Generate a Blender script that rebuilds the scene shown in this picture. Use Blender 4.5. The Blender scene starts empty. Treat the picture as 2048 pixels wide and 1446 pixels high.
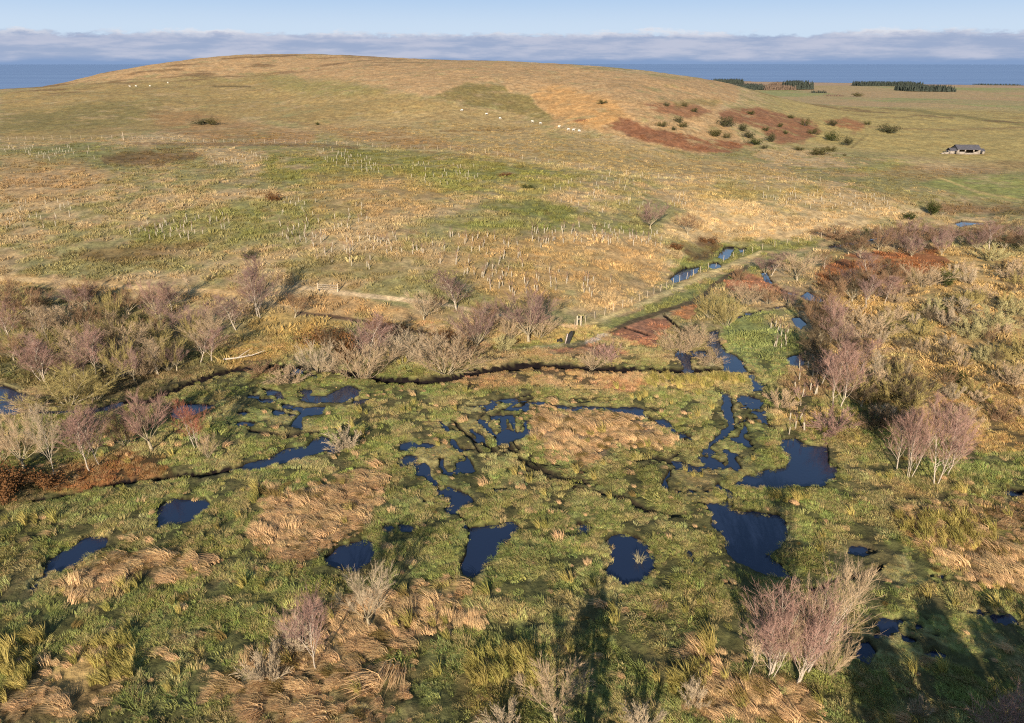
import bpy, math, random
import numpy as np
from mathutils import Vector

scene = bpy.context.scene
R = math.radians
# ------------------------------------------------------------------ camera
H = 34.0                       # drone height above the marsh, metres
FPX = 1600.0                   # focal length in photo pixels (2048 wide)
PITCH = math.atan2(600.0, FPX)
CP, SP = math.cos(PITCH), math.sin(PITCH)
cam_d = bpy.data.cameras.new('camera')
cam = bpy.data.objects.new('camera', cam_d)
scene.collection.objects.link(cam)
cam.location = (0, 0, H)
cam.rotation_euler = (math.pi / 2 - PITCH, 0, 0)
cam_d.sensor_fit = 'HORIZONTAL'
cam_d.sensor_width = 36.0
cam_d.lens = 36.0 * FPX / 2048.0
cam_d.clip_start = 0.5
cam_d.clip_end = 80000.0
scene.camera = cam
# ------------------------------------------------------------------ exposure
EXPO = 1.15
vs = scene.view_settings
vs.view_transform = 'Standard'
vs.look = 'None'
vs.gamma = 1.0
vs.exposure = EXPO
vs.use_curve_mapping = False
scene.cycles.use_denoising = False
scene.cycles.filter_width = 1.15
scene.cycles.max_bounces = 6
scene.cycles.sample_clamp_indirect = 1.0
scene.cycles.sample_clamp_direct = 6.0
scene.cycles.caustics_reflective = False
scene.cycles.caustics_refractive = False
scene.cycles.transparent_max_bounces = 4
# ------------------------------------------------------------------ sun
SUN_AZ, SUN_EL = R(8.5), R(18.0)      # direction the light travels, clockwise from +Y
sd = bpy.data.lights.new('sun', 'SUN')
sd.energy = 5.0
sd.angle = R(0.5)
sd.color = (1.0, 0.885, 0.745)
sun = bpy.data.objects.new('sun', sd)
scene.collection.objects.link(sun)
LDIR = Vector((math.sin(SUN_AZ) * math.cos(SUN_EL), math.cos(SUN_AZ) * math.cos(SUN_EL), -math.sin(SUN_EL)))
sun.rotation_euler = LDIR.to_track_quat('-Z', 'Y').to_euler()
sun.location = (-30, -200, 100)


# ------------------------------------------------------------------ node helpers
def nn(t, typ, **kw):
    n = t.nodes.new(typ)
    for k, v in kw.items():
        if k == 'ins':
            for a, b in v.items():
                n.inputs[a].default_value = b
        else:
            setattr(n, k, v)
    return n


def lk(t, a, b):
    t.links.new(a, b)


def maths(t, op, a, b=None, clamp=False):
    n = nn(t, 'ShaderNodeMath', operation=op, use_clamp=clamp)
    for i, v in enumerate((a, b)):
        if v is None:
            continue
        if isinstance(v, (int, float)):
            n.inputs[i].default_value = v
        else:
            lk(t, v, n.inputs[i])
    return n.outputs[0]


def smap(t, v, a, b, c=0.0, d=1.0):
    n = nn(t, 'ShaderNodeMapRange', interpolation_type='SMOOTHSTEP')
    lk(t, v, n.inputs[0])
    for i, x in enumerate((a, b, c, d)):
        n.inputs[i + 1].default_value = x
    return n.outputs[0]


def mixc(t, f, a, b, mode='MIX'):
    n = nn(t, 'ShaderNodeMix', data_type='RGBA', blend_type=mode)
    for i, v in ((0, f), (6, a), (7, b)):
        if isinstance(v, (int, float)):
            n.inputs[i].default_value = v
        elif isinstance(v, tuple):
            n.inputs[i].default_value = (*v, 1.0)
        else:
            lk(t, v, n.inputs[i])
    return n.outputs[2]


# ------------------------------------------------------------------ world: sky and a bank of cloud over the sea
world = bpy.data.worlds.new("World")
scene.world = world
world.use_nodes = True
wt = world.node_tree
wt.nodes.clear()
w_out = nn(wt, 'ShaderNodeOutputWorld')
sky = nn(wt, 'ShaderNodeTexSky', sky_type='NISHITA', sun_disc=False)
sky.sun_elevation = SUN_EL
sky.sun_rotation = R(188.5)
sky.altitude = 100.0
sky.air_density = 1.0
sky.dust_density = 0.3
sky.ozone_density = 2.0
SKY_STRENGTH = 0.09
bg = nn(wt, 'ShaderNodeBackground', ins={'Strength': SKY_STRENGTH})
lk(wt, sky.outputs[0], bg.inputs[0])
tc = nn(wt, 'ShaderNodeTexCoord')
sx = nn(wt, 'ShaderNodeSeparateXYZ')
lk(wt, tc.outputs['Generated'], sx.inputs[0])
el = sx.outputs[2]


def wnoise(sc, detail, rough=0.55):
    mp = nn(wt, 'ShaderNodeMapping')
    mp.inputs['Scale'].default_value = sc
    lk(wt, tc.outputs['Generated'], mp.inputs[0])
    n = nn(wt, 'ShaderNodeTexNoise')
    n.inputs['Scale'].default_value = 1.0
    n.inputs['Detail'].default_value = detail
    n.inputs['Roughness'].default_value = rough
    lk(wt, mp.outputs[0], n.inputs['Vector'])
    return n.outputs[0]


n_top = wnoise((11, 11, 40), 7.0, 0.66)
n_str = wnoise((13, 13, 95), 6.0, 0.62)
n_puff = wnoise((60, 60, 150), 5.0, 0.6)
n_big = wnoise((4, 4, 4), 2.0)
top = maths(wt, 'ADD', maths(wt, 'MULTIPLY', maths(wt, 'SUBTRACT', n_top, 0.5), 0.034), 0.0312)
top = maths(wt, 'ADD', top, maths(wt, 'MULTIPLY', maths(wt, 'SUBTRACT', n_puff, 0.5), 0.010))
dlt = maths(wt, 'SUBTRACT', top, el)
c_mask = smap(wt, dlt, -0.0016, 0.0040)
SKS = 1.0 / (2 ** EXPO)


def sky_rgb(r, g, b):
    f = lambda c: ((c / 255 + 0.055) / 1.055) ** 2.4 if c > 10 else c / 255 / 12.92
    return (f(r) * SKS, f(g) * SKS, f(b) * SKS)


c1 = mixc(wt, smap(wt, n_str, 0.36, 0.66), sky_rgb(158, 174, 204), sky_rgb(190, 196, 216))
rim = maths(wt, 'MULTIPLY', smap(wt, dlt, 0.009, 0.0005), smap(wt, n_top, 0.42, 0.58))
c2 = mixc(wt, rim, c1, sky_rgb(228, 229, 236))
lowb = smap(wt, maths(wt, 'ADD', el, maths(wt, 'MULTIPLY', maths(wt, 'SUBTRACT', n_str, 0.5), 0.008)), 0.006, -0.001)
c3 = mixc(wt, lowb, c2, sky_rgb(134, 160, 200))
hz = smap(wt, el, 0.32, 0.10)          # clear air just above the cloud: pale winter blue
bg_hz = nn(wt, 'ShaderNodeBackground')
lk(wt, mixc(wt, smap(wt, el, 0.03, 0.085), sky_rgb(203, 222, 242), sky_rgb(172, 203, 238)), bg_hz.inputs[0])
mx0 = nn(wt, 'ShaderNodeMixShader')
lk(wt, hz, mx0.inputs[0])
lk(wt, bg.outputs[0], mx0.inputs[1])
lk(wt, bg_hz.outputs[0], mx0.inputs[2])
bg_c = nn(wt, 'ShaderNodeBackground')
lk(wt, c3, bg_c.inputs[0])
mx = nn(wt, 'ShaderNodeMixShader')
fade = maths(wt, 'MULTIPLY', c_mask, smap(wt, n_big, 0.2, 0.42, 0.85, 1.0))
lk(wt, fade, mx.inputs[0])
lk(wt, mx0.outputs[0], mx.inputs[1])
lk(wt, bg_c.outputs[0], mx.inputs[2])
lk(wt, mx.outputs[0], w_out.inputs[0])


# ------------------------------------------------------------------ numpy helpers
def lin(c):
    c = np.asarray(c, float) / 255.0
    return np.where(c > 0.04045, ((c + 0.055) / 1.055) ** 2.4, c / 12.92)


KLIT = 1.6


def P(r, g, b, k=1.0):         # sunlit colour in the picture -> albedo
    return lin((r, g, b)) / KLIT * k


def sstep(a, b, x):
    t = np.clip((x - a) / (b - a), 0, 1)
    return t * t * (3 - 2 * t)


def _h(ix, iy, seed):
    n = (ix.astype(np.int64) * 374761393 + iy.astype(np.int64) * 668265263 + seed * 1442695041) & 0xffffffff
    n = ((n ^ (n >> 13)) * 1274126177) & 0xffffffff
    n = (n ^ (n >> 16)) & 0xffffffff
    return n.astype(np.float64) / 4294967295.0


def vnoise(x, y, seed=0):
    ix, iy = np.floor(x), np.floor(y)
    fx, fy = x - ix, y - iy
    fx = fx * fx * (3 - 2 * fx)
    fy = fy * fy * (3 - 2 * fy)
    a, b = _h(ix, iy, seed), _h(ix + 1, iy, seed)
    c, d = _h(ix, iy + 1, seed), _h(ix + 1, iy + 1, seed)
    return (a * (1 - fx) + b * fx) * (1 - fy) + (c * (1 - fx) + d * fx) * fy


def fbm(x, y, octv=4, seed=0, gain=0.5):
    s = 0.0
    a = 1.0
    tot = 0.0
    for o in range(octv):
        s = s + a * vnoise(x * 2 ** o + 17.3 * o, y * 2 ** o - 9.1 * o, seed + o * 7)
        tot += a
        a *= gain
    return s / tot


def project(x, y, z):
    k = z - H
    dep = y * CP - k * SP
    up = y * SP + k * CP
    dep = np.where(dep < 0.5, 0.5, dep)
    return 1024 + FPX * x / dep, 723 - FPX * up / dep, dep


# ------------------------------------------------------------------ relief of the land
CTRL = [  # photo x, photo y, ground height there
    (0, 1446, 0), (700, 1446, 0), (1400, 1446, 0), (2048, 1446, 0), (0, 1150, 0), (700, 1150, 0), (1400, 1150, 0),
    (2048, 1150, 0), (0, 900, 0), (500, 880, 0), (1000, 880, 0), (1500, 880, 0), (2048, 850, 0.4), (300, 780, 0),
    (700, 760, 0), (1100, 745, 0), (1500, 740, 0), (1800, 740, 0.3), (0, 740, 0.3),
    (0, 660, 1.0), (300, 660, 1.0), (600, 660, 1.0), (850, 665, 0.8), (1050, 670, 0.5), (1200, 660, 0.2), (1400, 640, 0),
    (1600, 640, 0), (2048, 680, 0.6),
    (0, 580, 2.4), (300, 580, 2.6), (600, 580, 2.8), (900, 580, 2.8), (1100, 600, 1.8), (1250, 610, 0.5), (1350, 560, 0.0),
    (1500, 540, 0), (1700, 560, 0), (2048, 560, 0.3), (1450, 500, 0.0), (1620, 490, 0.0), (1750, 475, 0.0), (1950, 440, 0.0),
    (2048, 470, 0.2), (2048, 425, 0.3),
    (0, 470, 5.0), (400, 480, 5.0), (800, 500, 5.2), (1100, 500, 4.4), (1300, 490, 2.6), (1370, 470, 2.2),
    (0, 380, 8.2), (400, 380, 8.4), (800, 390, 8.4), (1100, 420, 6.6), (1300, 430, 4.6), (1500, 440, 2.4), (1650, 420, 2.8),
    (1800, 410, 2.2), (1900, 400, 1.4),
    (0, 285, 11.2), (300, 288, 11.4), (600, 290, 11.3), (900, 300, 10.8), (1250, 350, 7.6), (1450, 362, 6.2), (1600, 365, 5.2),
    (1750, 380, 3.6), (1900, 375, 2.2), (2048, 385, 1.6),
    (1700, 330, 4.6), (1850, 320, 3.6), (1937, 308, 3.8), (2048, 320, 3.4),
    (0, 240, 13.0), (0, 205, 15.2), (60, 180, 16.8), (200, 220, 15.2), (500, 220, 15.6), (800, 240, 14.6), (500, 150, 26.8), (250, 165, 23.0),
    (900, 190, 21.5), (1050, 230, 15.4), (1200, 270, 11.8), (1150, 310, 10.0),
    (1400, 310, 7.2), (1400, 250, 13.0), (1400, 205, 18.6), (1250, 200, 20.5), (1600, 320, 5.0), (1600, 260, 9.0), (1600, 215, 11.5),
    (1750, 280, 5.8), (1800, 235, 6.4), (2048, 255, 3.4), (2048, 215, 0.0), (1900, 205, -2.0),
]
CTRL_POLAR = [  # azimuth in degrees, distance, height: skyline of the hill and the land past it
    (-31.0, 610, 17.5), (-28.5, 600, 20.2), (-25.9, 610, 26.5), (-21.3, 620, 34.0), (-17.5, 625, 38.4), (-13.5, 620, 38.6), (-8, 615, 36.0), (-3, 605, 33.2), (2.8, 590, 30.2),
    (8.0, 560, 26.9), (13.2, 520, 23.7), (15.5, 490, 20.2), (18.5, 540, 12.0), (-36, 600, 12.0), (-45, 600, 8), (-60, 500, 5),
    (-31, 800, 6), (-25, 800, 16), (-17, 820, 24), (-8, 820, 22), (2, 800, 14), (10, 760, 8), (16, 720, 2), (22, 700, 1), (30, 700, 1.5),
    (-32, 1200, -8), (-17, 1200, -5), (0, 1200, -8), (12, 1200, -10), (20, 1200, -9), (33, 1200, -9),
    (-32, 1700, -16), (0, 2000, -25), (16, 1700, -13), (24, 1700, -13), (33, 1700, -13),
    (14, 2800, -28), (24, 2800, -28), (34, 2800, -28), (45, 2800, -28), (45, 700, 1), (60, 300, 0), (60, 80, 0), (-60, 80, 0), (-60, 200, 4),
    (45, 170, 0.3), (50, 1300, -8),
]
pa, ps, pz = [], [], []
for (px, py, z) in CTRL:
    u, v = (px - 1024) / FPX, (723 - py) / FPX
    t = (z - H) / (-SP + v * CP)
    X, Y = u * t, (CP + v * SP) * t
    pa.append(math.atan2(X, Y)); ps.append(math.log(math.hypot(X, Y))); pz.append(z)
for (a, d, z) in CTRL_POLAR:
    pa.append(R(a)); ps.append(math.log(d)); pz.append(z)
pa, ps, pz = np.array(pa) * 2.2, np.array(ps), np.array(pz)


def _k(r2):
    return 0.5 * r2 * np.log(r2 + 1e-9)


_n = len(pz)
_A = np.zeros((_n + 3, _n + 3))
_A[:_n, :_n] = _k((pa[:, None] - pa) ** 2 + (ps[:, None] - ps) ** 2) + np.eye(_n) * 2e-4
_A[:_n, _n] = 1; _A[:_n, _n + 1] = pa; _A[:_n, _n + 2] = ps
_A[_n:, :_n] = _A[:_n, _n:].T
_W = np.linalg.solve(_A, np.concatenate([pz, [0, 0, 0]]))


def relief(x, y):
    a = np.clip(np.arctan2(x, y), -1.05, 1.05) * 2.2
    d = np.maximum(np.hypot(x, y), 1e-3)
    s = np.log(np.clip(d, 30, 3000))
    z = np.full(a.shape, _W[_n]) + _W[_n + 1] * a + _W[_n + 2] * s
    for i in range(_n):
        z = z + _W[i] * _k((a - pa[i]) ** 2 + (s - ps[i]) ** 2)
    near = 1 - sstep(260, 420, d)
    zc = z - 0.12
    zf = 0.5 * (zc + np.sqrt(zc * zc + 0.10)) - 0.05     # the valley floor is level
    zf = np.where(zc < -0.5, np.maximum(zf, 0), zf)
    z = near * zf + (1 - near) * z
    back = np.abs(np.arctan2(x, y)) > 1.05
    z = np.where(back, z * np.clip(1 - (np.abs(np.arctan2(x, y)) - 1.05) / 0.6, 0, 1), z)
    # low swells of the hill
    z = z + sstep(110, 260, d) * (fbm(x / 38, y / 38, 3, 5) - 0.5) * 2.2 * (1 - 0.7 * sstep(800, 1200, d))
    # the land ends in a low cliff above the sea
    coast = 2900 + 240 * np.sin(np.arctan2(x, y) * 9)
    coast = np.where(np.arctan2(x, y) < -0.1, 1750 + 60 * np.sin(np.arctan2(x, y) * 14), coast)
    z = np.where(d > coast, -90 + 0 * z, z)
    return z


# ------------------------------------------------------------------ outlines traced on the land
def poly_sd(px, py, pts, margin=40.0):
    """signed distance (inside positive), far points get -margin"""
    pts = np.asarray(pts, float)
    out = np.full(px.shape, -margin)
    m = (px > pts[:, 0].min() - margin) & (px < pts[:, 0].max() + margin) & (py > pts[:, 1].min() - margin) & (py < pts[:, 1].max() + margin)
    if not m.any():
        return out
    x, y = px[m], py[m]
    dm = np.full(x.shape, 1e9)
    ins = np.zeros(x.shape, bool)
    n = len(pts)
    for i in range(n):
        ax, ay = pts[i]
        bx, by = pts[(i + 1) % n]
        ex, ey = bx - ax, by - ay
        t = np.clip(((x - ax) * ex + (y - ay) * ey) / (ex * ex + ey * ey + 1e-9), 0, 1)
        dm = np.minimum(dm, (x - ax - t * ex) ** 2 + (y - ay - t * ey) ** 2)
        if abs(ey) > 1e-9:
            c = ((ay > y) != (by > y)) & (x < ex * (y - ay) / ey + ax)
            ins ^= c
    d = np.sqrt(dm)
    out[m] = np.clip(np.where(ins, d, -d), -margin, None)
    return out


def line_sd(px, py, pts, margin=40.0):
    """pts = (x, y, half width): half width minus distance to the line"""
    pts = np.asarray(pts, float)
    out = np.full(px.shape, -margin)
    m = (px > pts[:, 0].min() - margin) & (px < pts[:, 0].max() + margin) & (py > pts[:, 1].min() - margin) & (py < pts[:, 1].max() + margin)
    if not m.any():
        return out
    x, y = px[m], py[m]
    best = np.full(x.shape, -1e9)
    for i in range(len(pts) - 1):
        ax, ay, aw = pts[i]
        bx, by, bw = pts[i + 1]
        ex, ey = bx - ax, by - ay
        t = np.clip(((x - ax) * ex + (y - ay) * ey) / (ex * ex + ey * ey + 1e-9), 0, 1)
        best = np.maximum(best, aw + t * (bw - aw) - np.hypot(x - ax - t * ex, y - ay - t * ey))
    out[m] = np.clip(best, -margin, None)
    return out


def ell(cx, cy, rx, ry, n=12):
    return [(cx + rx * math.cos(2 * math.pi * i / n), cy + ry * math.sin(2 * math.pi * i / n)) for i in range(n)]


PONDS = [
    [(83, 1137), (93, 1117), (122, 1102), (157, 1082), (168, 1073), (192, 1069), (213, 1073), (209, 1088), (174, 1111), (145, 1134), (107, 1144), (87, 1144)],
    [(305, 1053), (317, 1038), (314, 1021), (322, 1009), (349, 996), (378, 998), (407, 993), (415, 1004), (412, 1018), (386, 1036), (349, 1046), (320, 1053)],
    [(465, 936), (500, 922), (544, 909), (573, 896), (623, 888), (630, 876), (644, 868), (658, 876), (667, 887), (694, 894), (676, 902), (646, 901), (629, 906), (594, 917), (544, 930), (500, 938), (470, 941)],
    [(799, 882), (825, 879), (837, 892), (819, 901), (802, 896)],
    [(793, 918), (811, 906), (834, 911), (834, 922), (816, 931), (799, 936)],
    [(829, 929), (849, 923), (857, 934), (860, 954), (829, 946)],
    [(916, 923), (939, 914), (950, 937), (934, 944), (919, 938)],
    [(884, 978), (898, 972), (922, 978), (939, 987), (948, 1002), (922, 1010), (910, 1022), (893, 1025), (890, 1013), (898, 1005), (893, 987)],
    [(939, 1051), (966, 1048), (992, 1046), (1024, 1041), (1043, 1054), (1039, 1063), (1016, 1078), (998, 1087), (995, 1110), (975, 1131), (942, 1152), (928, 1145), (922, 1125), (931, 1101), (937, 1078), (940, 1063)],
    [(649, 1115), (676, 1095), (699, 1084), (731, 1077), (750, 1085), (750, 1101), (741, 1122), (714, 1133), (682, 1134), (655, 1126)],
    ell(777, 1054, 14, 7), ell(813, 1051, 12, 8), ell(1001, 977, 14, 5),
    [(1213, 1078), (1225, 1067), (1240, 1063), (1265, 1068), (1289, 1082), (1304, 1104), (1309, 1119), (1304, 1137), (1292, 1152), (1274, 1163), (1249, 1166), (1225, 1157), (1212, 1140), (1219, 1125), (1224, 1107), (1213, 1092)],
    [(1152, 1044), (1180, 1042), (1181, 1062), (1166, 1066), (1156, 1056)],
    [(1414, 1019), (1438, 1003), (1456, 1012), (1481, 1018), (1511, 1018), (1541, 1028), (1566, 1030), (1573, 1046), (1570, 1075), (1558, 1092), (1540, 1100), (1536, 1108), (1558, 1124), (1580, 1145), (1600, 1158), (1570, 1156), (1540, 1148), (1512, 1136), (1480, 1120), (1462, 1102), (1452, 1076), (1426, 1048), (1424, 1031)],
    [(1558, 877), (1593, 874), (1610, 886), (1657, 889), (1657, 922), (1677, 932), (1666, 955), (1650, 968), (1596, 970), (1517, 974), (1468, 967), (1493, 948), (1532, 937), (1574, 930), (1580, 914), (1562, 896)],
    [(1497, 742), (1509, 745), (1512, 757), (1527, 766), (1524, 779), (1504, 782), (1502, 762)],
    [(1475, 790), (1494, 786), (1518, 796), (1518, 804), (1488, 806), (1472, 799)], [(1442, 779), (1460, 786), (1464, 811), (1448, 804)],
    [(1459, 872), (1480, 870), (1499, 878), (1478, 883), (1461, 879)], [(1398, 911), (1420, 913), (1446, 926), (1444, 934), (1420, 932), (1405, 922)], [(1408, 897), (1420, 895), (1432, 904), (1418, 908)],
    [(1415, 664), (1437, 657), (1437, 682), (1460, 703), (1492, 724), (1480, 733), (1450, 735), (1447, 716), (1425, 700), (1413, 688)],
    [(1354, 702), (1366, 697), (1380, 715), (1381, 738), (1369, 738), (1362, 722), (1350, 710)],
    [(1574, 712), (1597, 707), (1610, 719), (1601, 732), (1581, 731)], [(1583, 634), (1600, 632), (1613, 645), (1601, 656), (1590, 648)],
    [(1600, 590), (1615, 581), (1642, 593), (1650, 603), (1615, 600)], [(1524, 547), (1532, 545), (1540, 558), (1530, 558)],
    [(1344, 552), (1366, 538), (1395, 536), (1386, 547), (1355, 557)],
    [(1439, 509), (1453, 495), (1466, 496), (1461, 508), (1450, 514)], [(1474, 495), (1492, 494), (1484, 501)], ell(1430, 530, 10, 4),
    [(1915, 444), (1943, 435), (1979, 434), (1977, 442), (1928, 447)],
    [(1665, 488), (1700, 482), (1760, 474), (1762, 477), (1700, 487), (1668, 490)],
    [(-60, 760), (0, 766), (18, 773), (54, 788), (46, 812), (48, 825), (0, 828), (-60, 830)],
    [(342, 809), (381, 806), (430, 806), (409, 818), (363, 837), (345, 831)],
    [(527, 776), (563, 782), (563, 794), (536, 788)], ell(486, 824, 12, 5), ell(492, 846, 20, 5), ell(556, 823, 11, 5),
    [(584, 851), (593, 832), (614, 814), (651, 811), (645, 823), (605, 832), (600, 857)],
    [(675, 778), (696, 768), (723, 778), (711, 790), (687, 802), (651, 803), (600, 797), (610, 788), (650, 790)],
    ell(1280, 741 + 400, 0.1, 0.1, 3),
    ell(1888, 980 - 0, 0.1, 0.1, 3), [(2000, 980), (2022, 976), (2050, 982), (2046, 988), (2010, 986)],
    [(1722, 1285), (1733, 1282), (1748, 1303), (1738, 1322), (1716, 1310)], ell(1822, 1278, 14, 6), ell(1776, 1247, 10, 5),
    [(65, 1186), (62, 1172), (72, 1158), (84, 1148), (90, 1146), (84, 1156), (74, 1168), (72, 1186)],
]
PONDS = [p for p in PONDS if max(q[0] for q in p) - min(q[0] for q in p) > 2]
CREEKS = [   # narrow water: (x, y, half width)
    [(916, 1024, 4), (925, 1036, 3), (934, 1052, 4)],
    [(1436, 968, 4), (1456, 980, 6), (1464, 992, 5), (1453, 1006, 7)],
    [(1485, 735, 4), (1500, 745, 4)],
    [(1475, 632, 3), (1500, 626, 2.5), (1530, 617, 2), (1570, 612, 2)],
    [(1594, 1155, 4), (1606, 1166, 3), (1622, 1180, 3)],
    [(1532, 556, 2), (1555, 575, 2), (1590, 588, 3)],
    [(858, 950, 3), (866, 975, 2.5), (888, 992, 3)],
    [(1690, 350, 3), (1720, 356, 2)],
    [(1023, 840, 4), (1028, 855, 5), (1035, 870, 3)], [(1005, 840, 3), (1003, 862, 4)], [(968, 840, 3), (978, 858, 4)], [(878, 839, 3), (895, 856, 4)], [(856, 837, 3), (868, 849, 3)],
    [(944, 859, 2), (972, 882, 4)], [(1050, 842, 3), (1052, 860, 2)], [(935, 812, 2), (1010, 806, 3), (1090, 803, 2)], [(985, 801, 2), (1050, 799, 3)], [(1010, 815, 2), (1056, 813, 3)],
    [(1150, 812, 2), (1200, 814, 3.5), (1283, 824, 2)], [(1319, 838, 2), (1350, 855, 3)], [(1360, 862, 2), (1385, 878, 3)],
    [(1450, 806, 6), (1460, 828, 8), (1462, 850, 7), (1444, 870, 7), (1420, 888, 6), (1408, 902, 6)], [(1452, 900, 4), (1470, 926, 5), (1478, 936, 3)], [(1490, 850, 4), (1480, 872, 5), (1500, 890, 3)],
    [(1512, 820, 3), (1490, 838, 4)], [(1340, 945, 3), (1330, 965, 4)], [(560, 745, 4), (600, 742, 5), (628, 750, 4)], [(500, 790, 3), (530, 800, 4)], [(570, 812, 4), (600, 818, 4)], [(700, 790, 4), (716, 806, 3)],
    [(905, 880, 3), (925, 900, 4)], [(880, 915, 4), (892, 940, 4)], [(1378, 1098, 3), (1385, 1120, 4)], [(1408, 1128, 3), (1412, 1145, 3)], [(848, 1000, 2), (866, 1012, 3)],
    [(40, 815, 5), (90, 822, 4), (180, 822, 4), (240, 806, 4)],
]
DITCHES = [  # peaty ditches with black sides
    [(180, 822, 3), (240, 805, 4), (300, 798, 4), (340, 783, 4), (400, 758, 4), (470, 738, 4), (520, 737, 4), (580, 732, 3), (640, 738, 4), (700, 746, 4.5), (780, 760, 6), (840, 763, 6), (900, 757, 5), (950, 744, 5.5), (1010, 735, 5), (1060, 730, 5), (1120, 731, 4), (1190, 736, 4), (1280, 740, 3.5), (1370, 741, 3.5), (1440, 739, 3.5), (1490, 738, 3.5)],
    [(60, 1004, 4), (110, 996, 4), (186, 974, 4), (247, 962, 5), (305, 960, 4), (348, 950, 4), (400, 948, 4), (465, 938, 4)],
    [(1330, 630, 1), (1350, 650, 1.5), (1372, 665, 1.5), (1390, 650, 1)],
    [(590, 1010, 0.1), (591, 1011, 0.1)],
    [(1620, 1180, 4), (1700, 1150, 6), (1760, 1135, 4)],
    [(1250, 655, -0.4), (1300, 670, -0.4)],
]
WET = [      # soft ground where water stands between the tufts: polygon, share
    ([(860, 845), (1010, 815), (1060, 830), (1060, 880), (1010, 890), (960, 870), (900, 870)], 0.42),
    ([(840, 880), (950, 870), (960, 960), (900, 975), (860, 960), (830, 900)], 0.40),
    ([(930, 800), (1100, 795), (1290, 815), (1290, 832), (1100, 822), (920, 830)], 0.46),
    ([(1430, 800), (1530, 800), (1540, 860), (1500, 940), (1440, 960), (1390, 920), (1430, 870)], 0.44),
    ([(520, 770), (740, 765), (730, 810), (640, 840), (600, 870), (560, 850), (460, 860), (430, 830)], 0.38),
    ([(1330, 910), (1420, 940), (1440, 1010), (1380, 1020), (1320, 960)], 0.33),
        ([(1700, 1080), (1830, 1090), (1900, 1160), (1800, 1180), (1690, 1150)], 0.30),
    ([(1720, 1230), (2048, 1220), (2048, 1330), (1850, 1330), (1730, 1310)], 0.27),
    ([(1300, 690), (1400, 690), (1480, 720), (1490, 740), (1380, 740)], 0.33),
]
TRACKS = [   # dark wheel-cut lines curling round the rush beds
    [(1060, 910, 2.5), (1080, 935, 2.5), (1130, 955, 2.5), (1200, 970, 2)], [(1010, 880, 3), (1040, 915, 3), (1090, 950, 2.5), (1150, 968, 2)],
    [(1000, 830, 3), (1015, 855, 3.5), (1025, 880, 2)], [(960, 840, 3), (985, 865, 3), (1010, 885, 2)],
    [(905, 840, 2), (935, 870, 2.5), (990, 900, 2)], [(1290, 830, 3), (1330, 850, 3.5), (1370, 880, 3)], [(1220, 815, 3), (1290, 830, 3), (1340, 858, 2.5)],
    [(1150, 975, 2), (1260, 1000, 2), (1330, 1030, 2), (1370, 1032, 2)], [(1280, 905, 2.5), (1350, 925, 3.5), (1400, 940, 3)], [(1240, 990, 3), (1300, 1025, 3), (1350, 1030, 2)],
    [(1560, 870, 2), (1520, 830, 2), (1545, 800, 2)],
    [(870, 960, 2), (880, 985, 3)], [(500, 860, 2), (580, 870, 2), (640, 862, 2)],
]


PONDS = [[(sum(u[0] for u in p) / len(p) + (q[0] - sum(u[0] for u in p) / len(p)) * 1.25, sum(u[1] for u in p) / len(p) + (q[1] - sum(u[1] for u in p) / len(p)) * 1.6) for q in p] if max(q[1] for q in p) < 562 else p for p in PONDS]
_rr = random.Random(3)
for _s in (1.14, 1.25, 1.37, 1.5, 1.66, 1.82):
    for _a0, _a1 in ((95, 135), (140, 185), (190, 240), (245, 275), (300, 345), (20, 60)):
        if _rr.random() < 0.22 or (_a0 in (300, 20) and _s > 1.4):
            continue
        _j = _rr.uniform(-8, 8)
        TRACKS.append([(1195 + 138 * _s * math.cos(R(_a0 + _j + (_a1 - _a0) * k / 5)), 868 + 54 * _s * math.sin(R(_a0 + _j + (_a1 - _a0) * k / 5)), 1.0 * math.sin(math.pi * (k + 0.5) / 6) - 0.5) for k in range(6)])


def wobble(x, y, d):
    k = FPX / np.maximum(d, 20)          # photo pixels per metre
    s = 1.6 + np.maximum(d - 130, 0) / 32
    a = (fbm(x / s, y / s, 4, 31, 0.6) - 0.5) * 0.95 * s * k
    b = (fbm(x / s, y / s, 4, 77, 0.6) - 0.5) * 0.95 * s * k
    return np.clip(a, -14, 14), np.clip(b, -14, 14) * np.clip(30.0 / np.maximum(d, 30) + 0.3, 0, 1)


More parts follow.
